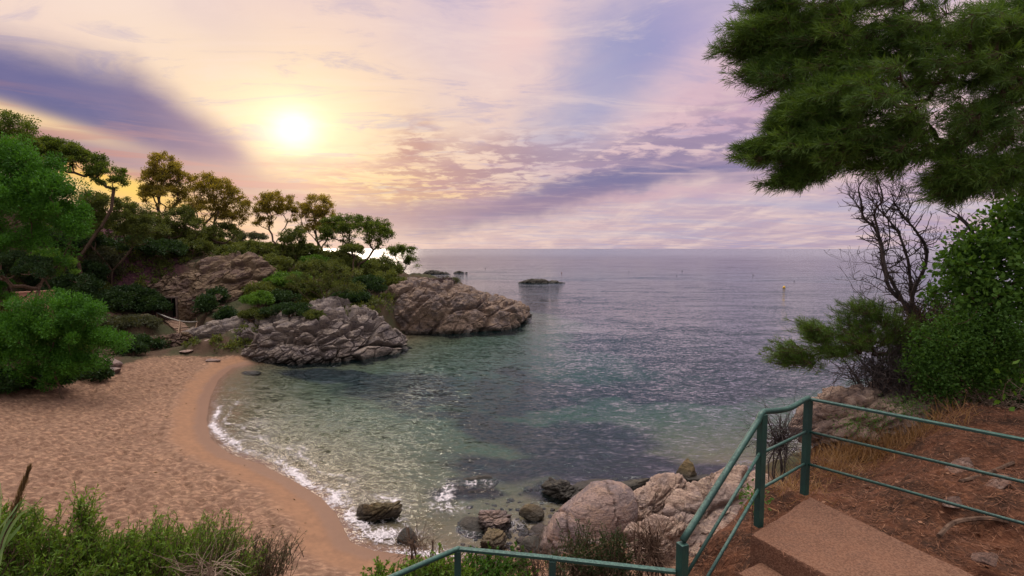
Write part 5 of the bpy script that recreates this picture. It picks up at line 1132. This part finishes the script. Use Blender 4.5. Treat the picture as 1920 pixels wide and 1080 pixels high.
# ------------------------------------------------------------ foreground bushes along the bottom
def sprigbush(name, ells, dep, label, seed, leaf, nst, ln=0.6, leafs=(26, 0.055, 0.10), lean=(0.3, 0, 1.0), group=None, twig=None, stemr=0.006, jit=0.3):
    """bush of upright stems with short narrow leaves along them"""
    rs = np.random.RandomState(seed); cs = np.array([P(e_[0], e_[1], dep) for e_ in ells]); c = cs.mean(0); g_ = gz(c[0], c[1]); base = np.array([c[0], c[1], g_ - 0.1])
    e = empty(name, base, label, 'bush', group); mb = MB(); lb = LB(); area = np.array([e_[2] * e_[3] for e_ in ells], float); m, ls, lw = leafs
    T = []
    for e_, cc, ar in zip(ells, cs, area):
        s = dep / FPX; rad = np.array([e_[2] * s, e_[2] * s * 0.6, e_[3] * s])
        for k in range(max(3, int(nst * ar / area.sum()))):
            p = cc + rs.uniform(-1, 1, 3) * rad * [1, 1, 0.8]; d = unit(np.array(lean) + rs.normal(size=3) * jit); L = ln * rs.uniform(0.6, 1.3); q = [p - d * L * 0.5]
            for i in range(5): d = unit(d + rs.normal(size=3) * 0.10); q.append(q[-1] + d * L / 5)
            q = np.array(q); mb.tube(q, np.linspace(stemr, stemr * 0.4, 6), 3, False)
            if k % 6 == 0: T.append(q[0])
            t = rs.uniform(0.1, 1.0, m) ** 0.8 * 5; i0 = np.clip(t.astype(int), 0, 4); f = (t - i0)[:, None]; pp = q[i0] * (1 - f) + q[i0 + 1] * f; dd = unit(q[i0 + 1] - q[i0])
            a = unit(dd * 0.9 + rs.normal(size=(m, 3)) * 0.55); b = unit(np.cross(a, rs.normal(size=(m, 3)))); sz = ls * rs.uniform(0.6, 1.3, (m, 1))
            if m: lb.add(pp, a * sz, b * sz * lw, np.full(m, rs.uniform()) * 0.7 + rs.uniform(0, 0.3, m))
    skeleton(mb, rs, None, np.array(T), 0.05, 0.008, first=[base - [0, 0, .2], base + [0, 0, .1], base + (c - base) * 0.5], k=4)
    mb.build('stems', twig or B_twig, e)
    if m: lb.build('leaves', leaf, e)
    return e
GB2 = 'bushes along the bottom of the view'
sprigbush('coastal_bush', [(60, 1055, 90, 50), (15, 1020, 60, 50), (110, 1090, 100, 40)], 6.2, 'bright green bush in the bottom left corner', 601, L_rose, 620, group=GB2, leafs=(30, 0.07, 0.12))
sprigbush('coastal_bush', [(190, 1060, 80, 40), (158, 990, 16, 44), (230, 1090, 90, 40)], 6.6, 'green bush with one tall sprig, second from the bottom left', 602, L_rose, 520, group=GB2, leafs=(30, 0.065, 0.12))
sprigbush('coastal_bush', [(320, 1035, 80, 32), (300, 1070, 90, 40)], 6.8, 'wide green bush in the middle of the bottom left row', 603, L_rose, 480, group=GB2, leafs=(28, 0.06, 0.11))
sprigbush('coastal_bush', [(410, 1030, 34, 36), (420, 1075, 60, 34)], 6.6, 'dark green bush with dry brown tips in the bottom left row', 604, L_fine if False else L_rose, 260, group=GB2, leafs=(20, 0.05, 0.12))
sprigbush('coastal_bush', [(500, 1050, 50, 30), (460, 1080, 60, 24)], 7.0, 'sparse brown and green bush at the right end of the bottom left row', 605, L_olive, 260, ln=0.45, group=GB2, leafs=(14, 0.05, 0.08))
twigbush('dry_twigs', 390, 1068, 50, 26, 6.2, 70, 'bleached dry twigs over the dark green bush', 606, B_pale, group=GB2)
sprigbush('coastal_bush', [(745, 1096, 55, 20), (795, 1085, 40, 24), (835, 1088, 50, 22)], 5.4, 'small leaved green bush under the bend of the lower rail', 611, L_rose, 300, ln=0.35, group=GB2, leafs=(34, 0.035, 0.3), jit=0.6)
sprigbush('coastal_bush', [(930, 1078, 60, 22), (885, 1096, 60, 20)], 5.6, 'leafy bush behind the middle of the lower rail', 612, L_fine, 260, ln=0.35, group=GB2, leafs=(30, 0.04, 0.28), jit=0.6)
sprigbush('coastal_bush', [(1120, 1040, 54, 30), (1110, 1070, 80, 30)], 5.6, 'dark spiky rosemary like bush below the biggest boulder', 613, L_dark, 360, ln=0.45, group=GB2, leafs=(34, 0.035, 0.12), lean=(0, 0, 1), jit=0.45)
twigbush('dry_twigs', 1220, 1020, 40, 50, 5.6, 300, 'dry brown twigs left of the lower railing post', 614, B_twig, group=GB2, L=(0.2, 0.6), thick=0.004)
twigbush('dry_twigs', 1010, 1060, 60, 24, 5.6, 150, 'bare brown twigs between the two green bushes', 615, B_twig, group=GB2, L=(0.2, 0.5), thick=0.003)
twigbush('dry_twigs', 780, 1020, 50, 26, 6.0, 120, 'bare brown twigs above the bend of the lower rail', 616, B_twig, group=GB2, L=(0.2, 0.5), thick=0.003)
# giant reed in the left corner
rd = empty('giant_reed', P(-20, 1075, 4.0), 'reed with long pale leaves and a brown plume at the left edge', 'reed'); rs = np.random.RandomState(5)
mb = MB(); mb.tube(spline([P(-30, 1250, 4.0), P(0, 1040, 4.0), P(22, 980, 4.0)], 10), 0.010, 6); mb.build('stem', B_twig, rd)
lb = LB()
for k in range(420):
    f = rs.uniform(); p = P(15, 990, 4.0) * (1 - f) + P(52, 885, 4.0) * f; w = 0.016 * math.sin(PI * min(1, f * 0.85 + 0.15)) + 0.003; a = unit(unit(P(52, 885, 4) - P(15, 990, 4)) + rs.normal(size=3) * 0.10)
    lb.add((p + rs.normal(size=3) * w * 0.6)[None], (a * 0.09)[None], (unit(np.cross(a, rs.normal(size=3))) * 0.0035)[None], rs.uniform(0, 1, 1))
lb.build('plume', L_plume, rd)
for pts, w in [([(0, 1060), (10, 1010), (38, 965), (75, 945)], 0.012), ([(-15, 1070), (5, 1000), (30, 960), (50, 925)], 0.012), ([(-10, 1060), (10, 1020), (35, 990), (45, 975)], 0.014), ([(-20, 1050), (0, 1010), (20, 960), (45, 935)], 0.010), ([(-30, 1040), (-5, 990), (2, 940), (0, 905)], 0.010), ([(-10, 1000), (20, 965), (40, 940), (60, 950)], 0.007)]:
    q = spline([P(a_, b_, 3.9 + 0.05 * i) for i, (a_, b_) in enumerate(pts)], 16); t = unit(np.gradient(q, axis=0)); s_ = unit(np.cross(t, [0.2, 1, 0.3])); ww = (w * np.sin(np.linspace(0.5, PI, 16)))[:, None]
    V = np.concatenate([q - s_ * ww, q + np.cross(s_, t) * 0.003, q + s_ * ww]) - np.array(rd.location); i = np.arange(15)
    mesh('leaf', V, np.concatenate([np.stack([i, i + 1, i + 17, i + 16], 1), np.stack([i + 16, i + 17, i + 33, i + 32], 1)]), L_reed, True, {'tone': np.repeat(rs.uniform(), 48)}, rd)
# wrack line and shore gravel
rs = np.random.RandomState(12); n = 5200; t_ = rs.uniform(0, 1, n)
xs = rs.uniform(-30, -3, n); ys = rs.uniform(19, 54, n); zz_, dd_, hh_ = ground(xs, ys); k_ = (np.abs(dd_ - 2.9 - 0.7 * vnoise(np.stack([xs, ys, xs * 0], 1) * 0.6, 2)) < 0.22) | ((rs.uniform(size=n) < 0.05) & (dd_ > 0.8) & (dd_ < 9))
q = np.stack([xs, ys, zz_], 1)[k_]; n = len(q); lb = LB(); a = unit(rs.normal(size=(n, 3)) * [1, 1, 0.3]); b = unit(np.cross(a, rs.normal(size=(n, 3)))); lb.add(q + [0, 0, 0.03], a * rs.uniform(0.06, 0.28, (n, 1)), b * rs.uniform(0.01, 0.035, (n, 1)), rs.uniform(0, 0.3, n))
o = lb.build('seaweed_wrack', L_plume); o['kind'] = 'stuff'; o['label'] = 'thin dark line of dried seaweed along the beach'
mb = MB(); V0, F0 = ico(2); 
for k in range(520):
    g = G(rs.uniform(860, 1330), rs.uniform(890, 1060)); zg = gz(g[0], g[1]); s_ = rs.uniform(0.05, 0.2) * rs.uniform(0.5, 1.3)
    if zg < -0.5 or zg > 2: continue
    mb.add((V0 * (1 + 0.25 * rs.normal(size=(len(V0), 1))) * [1, rs.uniform(0.6, 1), rs.uniform(0.4, 0.8)]) * s_ @ rotm('z', rs.uniform(0, 180)).T + [g[0], g[1], zg + s_ * 0.2], F0)
o = mb.build('shore_gravel', M_pale, None, True); o['kind'] = 'stuff'; o['label'] = 'grey cobbles and gravel between the shore boulders'
# fallen needles, dry grass
rs = np.random.RandomState(77)
def scatter(n, x0, x1, y0, y1, cond=None):
    x = rs.uniform(x0, x1, n); y = rs.uniform(y0, y1, n); z, d, h = ground(x, y); z = under_landing(x, y, z); return np.stack([x, y, z], 1)
p = scatter(52000, 1.0, 9.5, 3.2, 9.0); lb = LB(); n = len(p)
ok = ~((p[:, 0] > 1.0) & (p[:, 2] < 7.0)); p = p[ok]; n = len(p)
a = unit(rs.normal(size=(n, 3)) * [1, 1, 0.25]); b = unit(np.cross(a, [0, 0, 1] + rs.normal(size=(n, 3)) * 0.3))
lb.add(p + [0, 0, 0.012], a * rs.uniform(0.04, 0.13, (n, 1)), b * 0.0028, rs.uniform(0, 1, n) ** 1.3)
o = lb.build('needle_litter', L_litter); o['kind'] = 'stuff'; o['label'] = 'brown fallen pine needles covering the dirt slope'
lb = LB(); n = 420; uu, vv_ = rs.uniform(0, 1, (2, n)); q2 = np.array(cB) + dn * (uu * 1.3)[:, None] + dr * (vv_ * 1.8)[:, None]; q2 = q2[: n]
a = unit(rs.normal(size=(n, 3)) * [1, 1, 0.04]); b = unit(np.cross(a, [0, 0, 1.0])); lb.add(np.column_stack([q2, np.full(n, ZL + 0.008)]), a * rs.uniform(0.015, 0.07, (n, 1)), b * rs.uniform(0.0015, 0.004, (n, 1)), rs.uniform(0, 0.7, n))
o = lb.build('landing_litter', L_litter); o['kind'] = 'stuff'; o['label'] = 'few loose pine needles lying on the concrete landing'
p = scatter(900, 2.0, 9.0, 3.5, 8.5); n = len(p); lb = LB(); a = unit(rs.normal(size=(n, 3)) * [1, 1, 0.4]); b = unit(np.cross(a, rs.normal(size=(n, 3))))
lb.add(p + [0, 0, 0.015], a * rs.uniform(0.03, 0.07, (n, 1)), b * rs.uniform(0.008, 0.02, (n, 1)), rs.uniform(0.6, 1, n))
o = lb.build('fallen_leaves', L_litter); o['kind'] = 'stuff'; o['label'] = 'dry orange fallen leaves scattered on the dirt slope'
lb = LB()
for cx, cy, r_, dep, n in [(1610, 745, 40, 7.6, 900), (1590, 800, 60, 7.0, 700), (1660, 800, 70, 6.8, 600), (1560, 860, 50, 6.4, 300), (1740, 790, 60, 6.6, 300), (1480, 880, 50, 5.9, 200)]:
    c = P(cx, cy, dep); s = r_ * dep / FPX; x = c[0] + rs.normal(size=n) * s * 0.6; y = c[1] + rs.normal(size=n) * s * 0.5; z = ground(x, y)[0]
    a = unit(rs.normal(size=(n, 3)) * 0.6 + [0.1, 0, 0.8]); b = unit(np.cross(a, rs.normal(size=(n, 3)))); lb.add(np.stack([x, y, z], 1), a * rs.uniform(0.12, 0.36, (n, 1)), b * 0.0035, rs.uniform(0, 1, n))
o = lb.build('dry_grass', L_dry); o['kind'] = 'stuff'; o['label'] = 'golden dry grass in front of the pink granite outcrop'
for pts, r0, lab in [([(1760, 1010), (1790, 985), (1850, 975), (1890, 985)], 0.02, 'exposed brown root in the soil right of the landing'), ([(1800, 905), (1850, 890), (1900, 870)], 0.018, 'brown stick lying across the upper dirt slope')]:
    q = [on(a_, b_) + [0, 0, 0.01] for a_, b_ in pts]; mb = MB(); mb.tube(spline(q, 14), r0, 6); tag(mb.build('root_stick', B_twig), lab, 'root')
